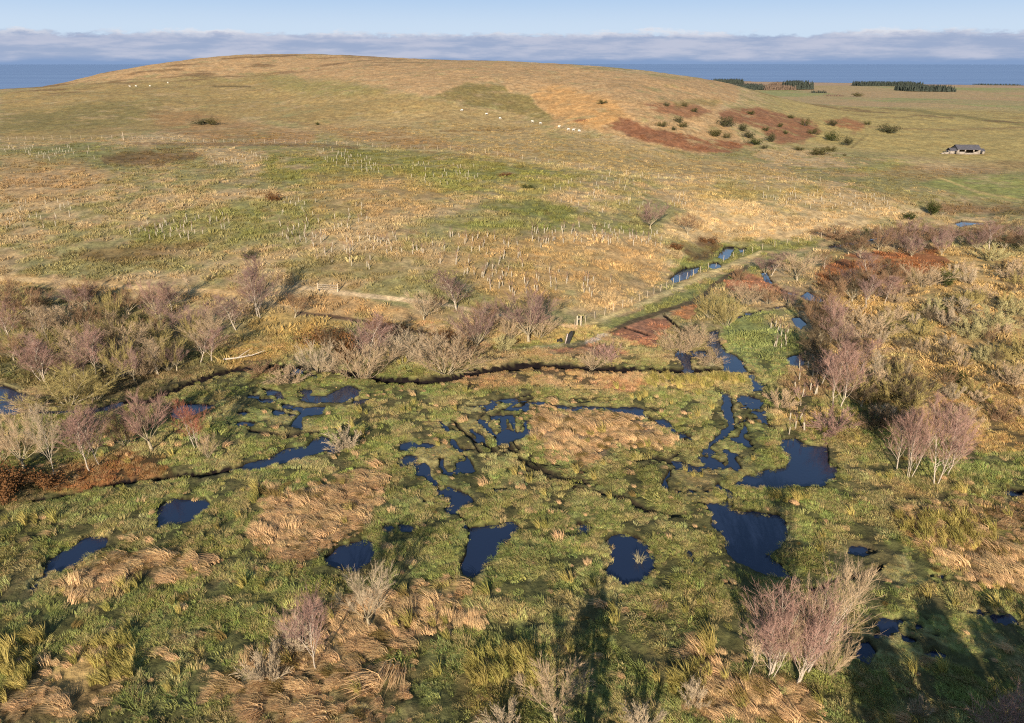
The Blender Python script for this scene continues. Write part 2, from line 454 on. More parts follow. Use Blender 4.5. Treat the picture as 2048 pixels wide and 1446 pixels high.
def hydro(x, y, z0):
    """depth of open water, ditches and wet ground at points of the land"""
    px, py, dep = project(x, y, z0)
    d = np.hypot(x, y)
    out = {}
    carve = np.zeros(x.shape); ditch = np.zeros(x.shape); wet = np.zeros(x.shape); trk = np.zeros(x.shape)
    m = (d > 28) & (d < 210) & (y > 5) & (px > -120) & (px < 2170)
    if m.any():
        X, Y, D = x[m], y[m], d[m]
        wx, wy = wobble(X, Y, D)
        qx, qy = px[m] + wx * 0.35, py[m] + wy * 0.35
        c = np.full(X.shape, -40.0)
        for p in PONDS:
            c = np.maximum(c, poly_sd(qx, qy, p))
        brk = (fbm(X / 1.1 + 3, Y / 1.1, 3, 95) - 0.42) * 14
        for p in CREEKS:
            c = np.maximum(c, line_sd(qx, qy, p) - brk)
        dd = np.full(X.shape, -40.0)
        for p in DITCHES:
            dd = np.maximum(dd, line_sd(qx, qy, p) + 0.1)
        tt = np.full(X.shape, -40.0)
        for p in TRACKS:
            tt = np.maximum(tt, line_sd(px[m] + wx * 0.12, py[m] + wy * 0.12, p) + 1.5)
        w = np.zeros(X.shape)
        for p, s in WET:
            w = np.maximum(w, sstep(-12, 14, poly_sd(qx, qy, p)) * s)
        k = np.clip(90 / D, 0.5, 3)
        carve[m] = sstep(-3.0 * k, 3.0 * k, c)
        ditch[m] = sstep(-3, 3, dd)
        trk[m] = sstep(-2.5, 2.5, tt)
        nz = fbm(X / 2.6 + 5, Y / 2.2, 4, 91, 0.6)
        th = 0.5 + (0.5 - w) * 0.5
        wet[m] = np.where(w > 0.02, sstep(th - 0.02, th + 0.05, nz), 0)
        out['wz'] = None
    return px, py, d, carve, ditch, wet, trk


WATER_Z = -0.16


def land(x, y, full=False):
    z0 = relief(x, y)
    px, py, d, carve, ditch, wet, trk = hydro(x, y, z0)
    z = z0 + 0.0
    # tussocky skin of the ground
    amp = 0.19 * (1 - sstep(90, 120, d)) + 0.16 * sstep(95, 130, d) * (1 - sstep(260, 420, d)) + 0.30 * sstep(280, 420, d)
    lam = 0.75 + 1.4 * sstep(80, 160, d) + 3.0 * sstep(260, 420, d)
    near = fbm(x / 1.1, y / 1.1, 3, 3)
    mid = fbm(x / 1.9, y / 1.9, 3, 4)
    far = fbm(x / 5.2, y / 5.2, 3, 6)
    f1, f2 = sstep(90, 150, d), sstep(240, 420, d)
    nz = near * (1 - f1) + mid * f1 * (1 - f2) + far * f2
    z = z + (nz - 0.42) * amp * 2.0
    # banks: soft rise behind the ditches and stream
    z = z - carve * 0.75 - wet * 0.36 - ditch * 0.75 * (1 - 0.7 * carve) - trk * 0.24
    if full:
        return z, z0, px, py, d, carve, ditch, wet, trk
    return z


def ray_hit(px, py):
    """points of the land seen at photo pixels (arrays)"""
    px, py = np.atleast_1d(np.asarray(px, float)), np.atleast_1d(np.asarray(py, float))
    u, v = (px - 1024) / FPX, (723 - py) / FPX
    dx, dy, dz = u, CP + v * SP, -SP + v * CP
    hd = np.hypot(dx, dy)
    ds = np.exp(np.linspace(math.log(30), math.log(2800), 260))
    lo = np.full(px.shape, 30.0)
    hi = np.full(px.shape, 2800.0)
    found = np.zeros(px.shape, bool)
    prev = ds[0]
    for dd in ds[1:]:
        t = dd / hd
        below = (H + dz * t) < relief(dx * t, dy * t)
        new = below & ~found
        lo[new] = prev
        hi[new] = dd
        found |= below
        prev = dd
        if found.all():
            break
    for _ in range(14):
        mid = 0.5 * (lo + hi)
        t = mid / hd
        below = (H + dz * t) < relief(dx * t, dy * t)
        hi = np.where(below, mid, hi)
        lo = np.where(below, lo, mid)
    t = hi / hd
    x, y = dx * t, dy * t
    return x, y, t


# ------------------------------------------------------------------ colours of the ground cover
STRAW = P(184, 156, 110); PALE = P(204, 172, 120); GRN = P(126, 124, 72); OLIVE = P(160, 134, 80); TANG = P(172, 146, 94)
HEATH = P(180, 145, 98); BRACK = P(142, 96, 64); RUSH = P(206, 166, 120); CUT = P(168, 116, 84); MEAD = P(142, 146, 82); MUD = P(72, 58, 44)
PEAT = P(26, 19, 15); DKG = P(88, 92, 44); RUST = P(150, 92, 56); GRAVEL = P(186, 172, 156); BROWN = P(112, 82, 52)
PLAIN = P(164, 146, 96)

COVER = [  # outline, colour, softness in pixels, strength
    # upper hill
    ([(90, 178), (100, 168), (200, 135), (420, 110), (560, 100), (900, 118), (1120, 128), (1300, 150), (1460, 160), (1480, 172), (1440, 240), (1500, 300), (1400, 310), (1300, 290), (1200, 262), (1114, 245), (1074, 212), (1054, 190), (1000, 168), (925, 172), (868, 196), (750, 174), (650, 158), (550, 151), (400, 153), (200, 164)], HEATH, 5, 1.0),
    ([(0, 182), (200, 166), (400, 155), (550, 152), (700, 163), (860, 198), (1000, 226), (1110, 246), (1000, 270), (700, 250), (500, 240), (200, 275), (0, 285)], OLIVE, 9, 0.9),
    ([(0, 225), (150, 210), (330, 200), (320, 235), (180, 262), (0, 268)], P(124, 114, 62), 12, 0.7),
    ([(520, 152), (700, 165), (760, 185), (640, 196), (540, 172)], P(140, 132, 72), 10, 0.6),
    ([(870, 197), (920, 172), (1000, 166), (1052, 192), (1072, 214), (1112, 242), (1000, 222)], P(134, 116, 64), 3, 0.9),
    ([(600, 255), (900, 215), (1130, 260), (1340, 310), (1500, 330), (1640, 352), (1500, 358), (1250, 345), (900, 296), (700, 285)], TANG, 12, 0.9),
    ([(560, 240), (800, 262), (960, 300), (1040, 322), (930, 318), (760, 290)], P(158, 122, 78), 10, 0.7),
    ([(1055, 190), (1120, 170), (1240, 200), (1260, 235), (1210, 262), (1120, 246)], P(196, 148, 86), 8, 0.8),
    # the brow above the sea of saplings
    ([(290, 222), (420, 225), (560, 255), (640, 268), (620, 290), (420, 288), (330, 262)], P(160, 122, 76), 9, 0.75),
    # planted slope
    ([(-20, 292), (180, 288), (290, 296), (260, 330), (120, 338), (-20, 350)], GRN, 8, 0.8),
    ([(540, 300), (720, 298), (960, 315), (1180, 350), (1060, 372), (900, 350), (760, 356), (640, 380), (520, 350)], P(130, 126, 60), 10, 0.85),
    ([(820, 330), (1000, 345), (1160, 372), (1060, 400), (920, 392), (800, 380)], P(134, 130, 60), 10, 0.7),
    ([(300, 440), (460, 405), (660, 395), (740, 425), (620, 465), (420, 490), (250, 505)], P(126, 126, 62), 14, 0.75),
    ([(960, 405), (1080, 395), (1180, 430), (1120, 446), (980, 430)], P(110, 112, 54), 8, 0.8),
    ([(880, 442), (1150, 440), (1330, 462), (1300, 470), (1080, 458), (900, 462)], P(124, 126, 58), 8, 0.7),
    ([(560, 520), (800, 500), (900, 540), (760, 560), (580, 560)], P(122, 118, 62), 12, 0.6),
    ([(200, 310), (380, 296), (390, 322), (300, 336), (210, 326)], BROWN, 6, 0.75),
    ([(170, 496), (340, 488), (420, 478), (400, 506), (250, 530), (140, 520)], BROWN, 8, 0.6),
    ([(0, 310), (160, 322), (230, 350), (140, 400), (0, 410)], P(180, 144, 98), 12, 0.7),
    ([(620, 350), (820, 352), (900, 390), (800, 440), (620, 430)], P(178, 142, 92), 16, 0.6),
    ([(900, 470), (1120, 470), (1320, 490), (1330, 560), (1200, 620), (1000, 600), (880, 540)], P(180, 144, 92), 16, 0.75),
    ([(1300, 472), (1340, 440), (1440, 400), (1620, 385), (1760, 392), (1850, 425), (1800, 460), (1640, 480), (1480, 490), (1380, 486)], PALE, 10, 0.9),
    ([(1330, 372), (1500, 368), (1700, 385), (1560, 400), (1380, 400)], P(170, 146, 84), 9, 0.7),
    ([(1640, 405), (1790, 385), (1860, 395), (1780, 420), (1660, 425)], P(166, 138, 88), 8, 0.5),
    # valley and far fields
    ([(1835, 365), (1900, 352), (2060, 348), (2060, 405), (1960, 396), (1880, 384)], P(142, 142, 74), 6, 0.9),
    ([(1690, 338), (1790, 322), (1850, 328), (1760, 345)], P(158, 152, 80), 5, 0.8),
    ([(1640, 345), (1820, 330), (1900, 335), (2060, 318), (2060, 340), (1860, 360), (1720, 352)], P(146, 116, 76), 7, 0.6),
    ([(1380, 500), (1470, 482), (1640, 478), (1640, 492), (1520, 510), (1420, 540), (1360, 560), (1340, 545)], P(128, 130, 62), 6, 0.85),
    ([(1360, 490), (1410, 475), (1440, 492), (1420, 520), (1380, 524)], P(104, 76, 54), 6, 0.8),
    ([(1110, 680), (1250, 632), (1400, 565), (1540, 512), (1580, 522), (1440, 570), (1330, 628), (1200, 676)], P(138, 136, 74), 4, 0.95),
    ([(1840, 408), (2060, 410), (2060, 425), (1900, 430)], P(130, 98, 66), 5, 0.7),
    # bracken on the hill flank
    ([(1209, 252), (1244, 235), (1304, 260), (1374, 270), (1504, 290), (1484, 307), (1414, 307), (1334, 292), (1264, 275)], BRACK, 3, 1.0),
    ([(1289, 205), (1324, 200), (1374, 210), (1424, 225), (1404, 235), (1344, 232), (1304, 220)], BRACK, 4, 0.85),
    ([(1434, 225), (1514, 217), (1574, 232), (1644, 250), (1614, 285), (1554, 285), (1494, 250), (1449, 250)], BRACK, 4, 0.95),
    ([(1659, 240), (1690, 236), (1749, 252), (1714, 265), (1679, 257)], P(158, 100, 62), 4, 0.85),
    ([(1130, 241), (1174, 239), (1176, 245), (1140, 247)], BRACK, 2, 0.9),
    ([(1340, 200), (1460, 202), (1440, 214), (1350, 212)], P(120, 112, 56), 5, 0.6),
    # mown beds between track and stream
    ([(1221, 663), (1288, 637), (1330, 637), (1342, 651), (1318, 670), (1315, 692), (1251, 683)], CUT, 3, 1.0),
    ([(1095, 698), (1173, 690), (1245, 705), (1270, 722), (1176, 714), (1095, 710)], CUT, 4, 0.95),
    ([(1342, 627), (1379, 608), (1400, 611), (1391, 633), (1372, 645)], P(186, 130, 84), 3, 0.95),
    ([(1446, 562), (1494, 546), (1566, 576), (1574, 588), (1520, 585), (1457, 582)], P(176, 118, 82), 3, 0.95),
    ([(1450, 640), (1495, 620), (1590, 618), (1612, 660), (1606, 700), (1582, 730), (1570, 770), (1520, 750), (1488, 722), (1450, 694)], MEAD, 4, 1.0),
    ([(880, 752), (960, 742), (1100, 738), (1300, 744), (1270, 790), (1100, 772), (940, 778)], P(192, 152, 104), 7, 0.85),
    ([(1280, 744), (1490, 742), (1500, 775), (1400, 782), (1300, 770)], P(190, 164, 100), 6, 0.85),
    ([(1230, 755), (1300, 765), (1260, 790), (1200, 775)], P(168, 110, 76), 6, 0.6),
    ([(960, 705), (1090, 700), (1180, 716), (1180, 728), (1060, 724), (960, 736)], PALE, 5, 0.8),
    ([(960, 650), (1130, 655), (1220, 650), (1180, 690), (1080, 690), (980, 700)], P(184, 158, 96), 7, 0.7),
    ([(990, 690), (1120, 684), (1190, 682), (1120, 694), (1000, 702)], P(138, 142, 72), 3, 0.8),
    # straw shelf under the left birches
    ([(540, 620), (700, 650), (640, 690), (540, 720), (470, 740), (440, 720), (480, 660)], P(194, 160, 92), 9, 0.85),
    ([(560, 590), (720, 595), (880, 640), (860, 668), (700, 640), (580, 622)], P(192, 152, 98), 6, 0.8),
    ([(-20, 545), (300, 570), (520, 582), (520, 600), (280, 590), (-20, 572)], P(188, 150, 92), 7, 0.7),
    ([(-20, 600), (220, 600), (440, 660), (460, 720), (300, 790), (40, 780), (-20, 760)], P(96, 94, 50), 14, 0.7),
    ([(200, 740), (420, 730), (340, 790), (200, 800)], P(78, 62, 46), 8, 0.6),
    # scrub on the right
    ([(1640, 560), (1720, 520), (1900, 500), (2060, 500), (2060, 880), (1900, 880), (1780, 830), (1700, 800), (1640, 720), (1650, 640)], P(200, 164, 102), 10, 0.95),
    ([(1630, 535), (1700, 508), (1880, 498), (1905, 535), (1760, 566), (1640, 575)], RUST, 5, 0.9),
    ([(1540, 830), (1620, 815), (1720, 830), (1740, 900), (1680, 880), (1600, 862), (1545, 856)], P(196, 164, 100), 5, 0.9),
    ([(1760, 620), (1880, 630), (1840, 690), (1760, 680)], P(124, 126, 64), 14, 0.6),
    ([(1560, 750), (1650, 740), (1660, 800), (1570, 820)], P(150, 108, 82), 8, 0.7),
    ([(1900, 870), (2060, 870), (2060, 905), (1930, 905)], P(192, 150, 88), 5, 0.8),
    # rush beds lying in the marsh
    ([(1064, 836), (1091, 827), (1170, 828), (1243, 828), (1289, 842), (1322, 860), (1332, 882), (1319, 894), (1274, 886), (1213, 901), (1201, 924), (1164, 927), (1128, 906), (1091, 900), (1080, 882), (1064, 848)], RUSH, 4, 1.0),
    ([(515, 1084), (506, 1054), (544, 999), (632, 975), (720, 961), (772, 952), (758, 990), (740, 1019), (723, 1054), (688, 1084), (647, 1112), (617, 1121), (573, 1122), (535, 1113)], RUSH, 6, 0.95),
    ([(128, 1168), (160, 1135), (240, 1112), (330, 1105), (440, 1120), (420, 1150), (300, 1150), (220, 1185), (150, 1196)], P(190, 152, 104), 9, 0.85),
    ([(650, 1210), (760, 1190), (930, 1170), (960, 1250), (800, 1300), (640, 1345), (480, 1400), (440, 1380), (540, 1310)], P(186, 146, 100), 16, 0.8),
    ([(480, 1390), (700, 1330), (850, 1330), (760, 1446), (500, 1446)], P(184, 150, 98), 18, 0.6),
    ([(-20, 1400), (120, 1320), (220, 1300), (240, 1370), (160, 1446), (-20, 1446)], P(184, 144, 96), 18, 0.7),
    ([(1790, 1030), (2060, 1000), (2060, 1190), (1920, 1150), (1830, 1090)], P(186, 146, 92), 14, 0.8),
    ([(1380, 1290), (1440, 1320), (1500, 1370), (1620, 1390), (1660, 1446), (1400, 1446)], P(188, 144, 96), 12, 0.85),
    ([(1740, 960), (1900, 950), (1960, 990), (1800, 1000)], P(174, 134, 90), 12, 0.6),
    ([(950, 1310), (1060, 1300), (1090, 1380), (960, 1440), (900, 1400)], P(160, 140, 76), 10, 0.7),
    ([(1330, 930), (1430, 950), (1430, 1020), (1340, 1010)], P(160, 126, 88), 14, 0.55),
    ([(240, 900), (320, 925), (340, 950), (200, 968), (120, 985), (60, 960), (140, 930)], RUST, 8, 0.8),
    ([(-20, 940), (100, 950), (80, 1000), (-20, 1015)], P(70, 54, 40), 8, 0.8),
    ([(1590, 1110), (1710, 1110), (1740, 1150), (1640, 1170)], P(104, 112, 50), 10, 0.5),
]
LINES = [  # roads, tracks, walls and worn strips: points with half width, colour
    ([(590, 574, 3), (640, 580, 4), (700, 588, 4.5), (770, 596, 4.5), (860, 604, 3.5), (905, 612, 3), (1000, 630, 2.5), (1090, 648, 3), (1150, 655, 3)], P(214, 184, 138), 0.95, 'path'),
    ([(590, 626, 3), (660, 632, 4), (760, 650, 4.5), (850, 666, 4), (910, 676, 3)], P(92, 70, 54), 0.9, 'path'),
    ([(1010, 702, 2), (1080, 695, 3), (1140, 690, 4), (1176, 687, 4)], P(150, 140, 110), 0.7, 'path'),
    ([(1174, 686, 4), (1195, 678, 5), (1216, 668, 4)], GRAVEL, 0.95, 'path'),
    ([(1216, 666, 4), (1260, 645, 4.5), (1330, 622, 4.5), (1390, 602, 5), (1410, 590, 5), (1425, 572, 5), (1450, 555, 4.5), (1500, 532, 4)], P(100, 84, 60), 0.95, 'path'),
    ([(1160, 655, 3.5), (1300, 602, 5), (1400, 556, 5), (1520, 506, 4)], P(206, 182, 122), 0.95, 'path'),
    ([(1500, 532, 3), (1560, 515, 2.5), (1640, 498, 2.5), (1700, 486, 2)], P(176, 160, 104), 0.85, 'path'),
    ([(270, 287, 3), (420, 289, 3), (600, 290, 3), (715, 296, 3)], P(118, 88, 62), 0.5, 'brow'),
    ([(720, 297, 1.5), (900, 302, 1.5), (1100, 330, 1.5), (1250, 352, 1.5), (1400, 360, 1.5), (1640, 366, 1.5)], P(196, 174, 116), 0.6, 'brow'),
    ([(880, 262, 1.2), (980, 262, 1), (1050, 258, 1)], P(120, 92, 60), 0.7, 'brow'),
    ([(425, 173, 1.6), (500, 173, 1.6)], P(96, 80, 48), 0.8, 'brow'),
    ([(0, 284, 2), (250, 282, 2)], P(186, 154, 102), 0.6, 'brow'),
    ([(-20, 556, 5), (160, 566, 4.5), (300, 578, 4.5), (520, 586, 4), (600, 576, 3)], P(210, 174, 118), 0.9, 'path'),
    ([(-20, 596, 7), (60, 583, 7), (160, 586, 6), (260, 598, 6)], P(72, 66, 42), 0.75, 'brow'),
    ([(1870, 352, 1.5), (1960, 386, 2), (2048, 402, 2)], P(188, 160, 102), 0.7, 'brow'),
    ([(1700, 296, 1.5), (1735, 270, 1.5)], P(120, 104, 62), 0.7, 'brow'),
    ([(1740, 255, 2), (1900, 260, 2), (2048, 256, 2)], P(136, 108, 70), 0.5, 'brow'),
    ([(1600, 178, 2), (1700, 205, 3), (1860, 225, 3), (2048, 250, 3)], P(120, 112, 62), 0.6, 'brow'),
    ([(1980, 430, 4), (2048, 424, 5)], P(90, 84, 50), 0.6, 'brow'),
    ([(1280, 740, 5), (1000, 740, 5), (950, 750, 4)], P(170, 112, 80), 0.4, 'brow'),
]


def cover(x, y, z0, px, py, d, carve, ditch, wet, trk, gap_shade=False):
    n = x.shape[0]
    big = fbm(x / 14, y / 14, 4, 11)
    med = fbm(x / 3.4, y / 3.4, 4, 12, 0.6)
    fin = fbm(x / 0.9, y / 0.9, 3, 13)
    col = np.empty((n, 3))

    def lerp(m, c):
        col[:] = col * (1 - m[:, None]) + c * m[:, None]
    # default: planted slope straw, mottled with green; marsh green in front
    col[:] = STRAW
    lerp(sstep(0.40, 0.60, big * 0.55 + med * 0.45) * 0.75, GRN)
    marsh = (1 - sstep(86, 96, d))
    lerp(marsh, P(140, 142, 76))
    lerp(marsh * sstep(0.46, 0.66, med) * 0.75, P(158, 142, 92))
    lerp(marsh * sstep(0.52, 0.70, big) * 0.55, P(120, 118, 64))
    far = sstep(620, 760, d)
    lerp(sstep(280, 330, d) * sstep(-0.02, 0.10, np.arctan2(x, y) - 0.26), P(172, 150, 88))
    lerp(far, PLAIN)
    lerp(far * sstep(0.45, 0.6, fbm(x / 160, y / 160, 3, 21)) * 0.8, P(150, 150, 88))
    lerp(far * sstep(0.52, 0.62, fbm(x / 110, y / 260, 3, 22)) * 0.7, P(182, 148, 104))
    lerp(sstep(1900, 2300, d), P(176, 146, 112))
    hid = sstep(700, 640, d)
    wx, wy = wobble(x, y, d)
    wx, wy = wx * 1.3, wy * 1.3
    blot = fbm(x / 6.5, y / 6.5, 4, 47, 0.6)
    m = (hid > 0) & (px > -100) & (px < 2150) & (py > 90) & (y > 10)
    sc = 1.0
    qx, qy = px + wx, py + wy
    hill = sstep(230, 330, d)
    for pts, c, soft, st in COVER:
        mk = np.zeros(n)
        mk[m] = sstep(-soft, soft, poly_sd(qx[m], qy[m], pts)) * st
        if not mk.any():
            continue
        b = 0.5 + 0.5 * st
        mk = mk * np.clip(b + (med - 0.35) * 1.2, 0, 1) * np.clip(0.35 + (blot - 0.30) * 4.5, 0.25, 1)
        lerp(mk * hid, c)
    for pts, c, st, kind in LINES:
        mk = np.zeros(n)
        mk[m] = sstep(-1.6, 1.6, line_sd(px[m] + wx[m] * 0.25, py[m] + wy[m] * 0.25, pts)) * st
        lerp(mk * hid, c)
    # heather flecks near the summit and along the brow
    fl = sstep(0.58, 0.68, fbm(x / 26, y / 9, 4, 41)) * sstep(430, 520, d) * hid
    lerp(fl * 0.7, P(116, 88, 56))
    fl2 = sstep(0.60, 0.70, fbm(x / 9, y / 6, 4, 43)) * sstep(250, 300, d) * hid
    lerp(fl2 * 0.22, P(128, 104, 62))
    # wind-mottled lightness
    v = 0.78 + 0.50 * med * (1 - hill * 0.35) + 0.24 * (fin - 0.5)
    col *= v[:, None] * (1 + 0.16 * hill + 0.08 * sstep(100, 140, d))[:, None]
    hv = 1 + (fbm(x / 2.2, y / 2.2, 2, 51) - 0.5)[:, None] * np.array([0.16, 0.0, -0.2])
    col *= hv
    lum = col @ np.array([0.3, 0.6, 0.1])
    col[:] = lum[:, None] + (col - lum[:, None]) * 0.95
    if gap_shade:                     # shade flecks between the marsh tussocks, painted into the wet ground colour
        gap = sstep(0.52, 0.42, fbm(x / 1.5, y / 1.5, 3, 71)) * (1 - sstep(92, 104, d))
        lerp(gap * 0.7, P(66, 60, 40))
    # mud, peat and the beds of the ponds
    lerp(np.clip(wet * 0.9, 0, 1), MUD)
    lerp(np.clip(trk * 1.2, 0, 0.9), P(56, 46, 36))
    lerp(np.clip(ditch * 5, 0, 1), PEAT)
    lerp(np.clip(carve * 4, 0, 1), P(34, 26, 20))
    return np.clip(col, 0.004, 0.9)


# ------------------------------------------------------------------ mesh and material helpers
def mesh_np(name, verts, quads=None, tris=None, smooth=False, colors=None):
    me = bpy.data.meshes.new(name)
    nv = len(verts)
    me.vertices.add(nv)
    me.vertices.foreach_set('co', np.ascontiguousarray(verts, np.float32).ravel())
    nq = 0 if quads is None else len(quads)
    nt = 0 if tris is None else len(tris)
    idx = []
    tot = []
    if nq:
        idx.append(np.asarray(quads, np.int32).ravel()); tot.append(np.full(nq, 4, np.int32))
    if nt:
        idx.append(np.asarray(tris, np.int32).ravel()); tot.append(np.full(nt, 3, np.int32))
    idx = np.concatenate(idx); tot = np.concatenate(tot)
    me.loops.add(len(idx))
    me.loops.foreach_set('vertex_index', idx)
    me.polygons.add(len(tot))
    st = np.concatenate([[0], np.cumsum(tot)[:-1]]).astype(np.int32)
    me.polygons.foreach_set('loop_start', st)
    if smooth:
        me.polygons.foreach_set('use_smooth', np.ones(len(tot), bool))
    if colors is not None:
        at = me.color_attributes.new('cover', 'FLOAT_COLOR', 'POINT')
        at.data.foreach_set('color', np.concatenate([colors, np.ones((nv, 1))], 1).astype(np.float32).ravel())
    me.update(calc_edges=True)
    return me


def link(name, me, mat=None, parent=None, **props):
    o = bpy.data.objects.new(name, me)
    scene.collection.objects.link(o)
    if mat is not None and me is not None and not me.materials:
        me.materials.append(mat)
    if parent is not None:
        o.parent = parent
    for k, v in props.items():
        if v is not None:
            o[k] = v
    return o


def new_mat(name):
    m = bpy.data.materials.new(name)
    m.use_nodes = True
    t = m.node_tree
    t.nodes.clear()
    out = nn(t, 'ShaderNodeOutputMaterial')
    return m, t, out


def simple_mat(name, col, rough=0.85, noise=0.35, scale=6.0, bump=0.0):
    m, t, out = new_mat(name)
    b = nn(t, 'ShaderNodeBsdfPrincipled')
    b.inputs['Roughness'].default_value = rough
    b.inputs['Specular IOR Level'].default_value = 0.2
    tcn = nn(t, 'ShaderNodeTexCoord')
    nz = nn(t, 'ShaderNodeTexNoise', ins={'Scale': scale, 'Detail': 5.0, 'Roughness': 0.6})
    lk(t, tcn.outputs['Object'], nz.inputs['Vector'])
    f = smap(t, nz.outputs[0], 0.25, 0.75, 1 - noise, 1 + noise)
    c = nn(t, 'ShaderNodeVectorMath', operation='SCALE')
    c.inputs[0].default_value = tuple(col)
    lk(t, f, c.inputs[3])
    lk(t, c.outputs[0], b.inputs['Base Color'])
    if bump:
        bp = nn(t, 'ShaderNodeBump', ins={'Strength': bump, 'Distance': 0.05})
        lk(t, nz.outputs[0], bp.inputs['Height'])
        lk(t, bp.outputs[0], b.inputs['Normal'])
    lk(t, b.outputs[0], out.inputs[0])
    return m


# ------------------------------------------------------------------ the ground sheet
az = np.concatenate([np.arange(-42.0, 42.01, 0.1), np.arange(45, 318, 4.0)])
az = np.radians(az)
dist = np.concatenate([np.array([0.5]), np.exp(np.linspace(math.log(2), math.log(26), 22))[:-1],
                       np.exp(np.arange(math.log(26), math.log(320), 0.0038)),
                       np.exp(np.arange(math.log(320), math.log(900), 0.007)),
                       np.exp(np.arange(math.log(900), math.log(3400), 0.02))])
A, D = np.meshgrid(az, dist)
gx, gy = (D * np.sin(A)).ravel(), (D * np.cos(A)).ravel()
gz, z0, gpx, gpy, gd, gc, gdi, gw, gt = land(gx, gy, True)
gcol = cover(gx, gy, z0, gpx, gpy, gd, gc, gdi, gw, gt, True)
na, nd = len(az), len(dist)
ii = np.arange(nd - 1)[:, None] * na
jj = np.arange(na)[None, :]
j2 = (jj + 1) % na
quads = np.stack([ii + jj, ii + j2, ii + na + j2, ii + na + jj], -1).reshape(-1, 4)[:, ::-1]
ground_me = mesh_np('ground', np.stack([gx, gy, gz], 1), quads=quads, smooth=True, colors=gcol)

m_ground, t, out = new_mat('moorland ground')
b = nn(t, 'ShaderNodeBsdfPrincipled')
b.inputs['Roughness'].default_value = 0.95
b.inputs['Specular IOR Level'].default_value = 0.1
at = nn(t, 'ShaderNodeAttribute', attribute_name='cover')
geo = nn(t, 'ShaderNodeNewGeometry')


def gnoise(scale, detail=4.0, rough=0.6, stretch=(1, 1, 1)):
    mp = nn(t, 'ShaderNodeMapping')
    mp.inputs['Scale'].default_value = stretch
    lk(t, geo.outputs['Position'], mp.inputs[0])
    n = nn(t, 'ShaderNodeTexNoise', ins={'Scale': scale, 'Detail': detail, 'Roughness': rough})
    lk(t, mp.outputs[0], n.inputs['Vector'])
    return n.outputs[0]


n1 = gnoise(2.2, 6.0, 0.7)
n2 = gnoise(0.35, 5.0, 0.65)
n3 = gnoise(0.9, 5.0, 0.7, (1.0, 0.45, 1.0))
f = maths(t, 'MULTIPLY', smap(t, n1, 0.25, 0.75, 0.72, 1.28), smap(t, n2, 0.3, 0.7, 0.80, 1.2))
f = maths(t, 'MULTIPLY', f, smap(t, n3, 0.3, 0.7, 0.78, 1.22))
sc = nn(t, 'ShaderNodeVectorMath', operation='SCALE')
lk(t, at.outputs['Color'], sc.inputs[0])
lk(t, f, sc.inputs[3])
lk(t, sc.outputs[0], b.inputs['Base Color'])
bp = nn(t, 'ShaderNodeBump', ins={'Strength': 0.9, 'Distance': 0.25})
lk(t, maths(t, 'ADD', maths(t, 'MULTIPLY', n1, 0.5), n3), bp.inputs['Height'])
lk(t, bp.outputs[0], b.inputs['Normal'])
lk(t, b.outputs[0], out.inputs[0])
ground = link('ground', ground_me, m_ground, kind='structure')

# water lying in the marsh, one level sheet just under the turf
m_water, t, out = new_mat('sky tinted peaty water')
b = nn(t, 'ShaderNodeBsdfPrincipled')
b.inputs['Base Color'].default_value = (0.011, 0.018, 0.040, 1)  # dark water, with blue added to the base for the reflected sky
b.inputs['Roughness'].default_value = 0.04
b.inputs['IOR'].default_value = 1.33
geo = nn(t, 'ShaderNodeNewGeometry')
nz = nn(t, 'ShaderNodeTexNoise', ins={'Scale': 3.0, 'Detail': 3.0})
lk(t, geo.outputs['Position'], nz.inputs['Vector'])
bp = nn(t, 'ShaderNodeBump', ins={'Strength': 0.10, 'Distance': 0.05})
lk(t, nz.outputs[0], bp.inputs['Height'])
lk(t, bp.outputs[0], b.inputs['Normal'])
lk(t, b.outputs[0], out.inputs[0])
wm = (np.maximum(gc, gw) > 0.004).reshape(nd, na)
wm[:, 841:] = False
for _ in range(2):
    w2 = wm.copy()
    w2[1:] |= wm[:-1]; w2[:-1] |= wm[1:]; w2[:, 1:] |= wm[:, :-1]; w2[:, :-1] |= wm[:, 1:]
    wm = w2
cell = (wm[:-1] & wm[1:])
cell &= np.roll(wm, -1, 1)[:-1] & np.roll(wm, -1, 1)[1:]
ci, cj = np.nonzero(cell)
wq = np.stack([ci * na + cj, ci * na + (cj + 1) % na, (ci + 1) * na + (cj + 1) % na, (ci + 1) * na + cj], 1)[:, ::-1]
us, inv = np.unique(wq, return_inverse=True)
wv = np.stack([gx[us], gy[us], np.full(len(us), WATER_Z)], 1)
link('water', mesh_np('water', wv, quads=inv.reshape(-1, 4)), m_water, kind='structure')

# the sea beyond the hill
m_sea, t, out = new_mat('sea')
b = nn(t, 'ShaderNodeBsdfPrincipled')
b.inputs['Roughness'].default_value = 0.6
b.inputs['Specular IOR Level'].default_value = 0.05
geo = nn(t, 'ShaderNodeNewGeometry')
mp = nn(t, 'ShaderNodeMapping')
mp.inputs['Scale'].default_value = (0.0002, 0.0016, 1)
lk(t, geo.outputs['Position'], mp.inputs[0])
nz = nn(t, 'ShaderNodeTexNoise', ins={'Scale': 1.0, 'Detail': 6.0, 'Roughness': 0.65})
lk(t, mp.outputs[0], nz.inputs['Vector'])
lk(t, mixc(t, smap(t, nz.outputs[0], 0.3, 0.7), (0.120, 0.182, 0.300), (0.150, 0.220, 0.340)), b.inputs['Base Color'])
lk(t, b.outputs[0], out.inputs[0])
sa = np.radians(np.linspace(-70, 70, 60))
sdist = np.array([1200, 2500, 5000, 10000, 20000, 40000.0])
SA, SD = np.meshgrid(sa, sdist)
k = len(sa)
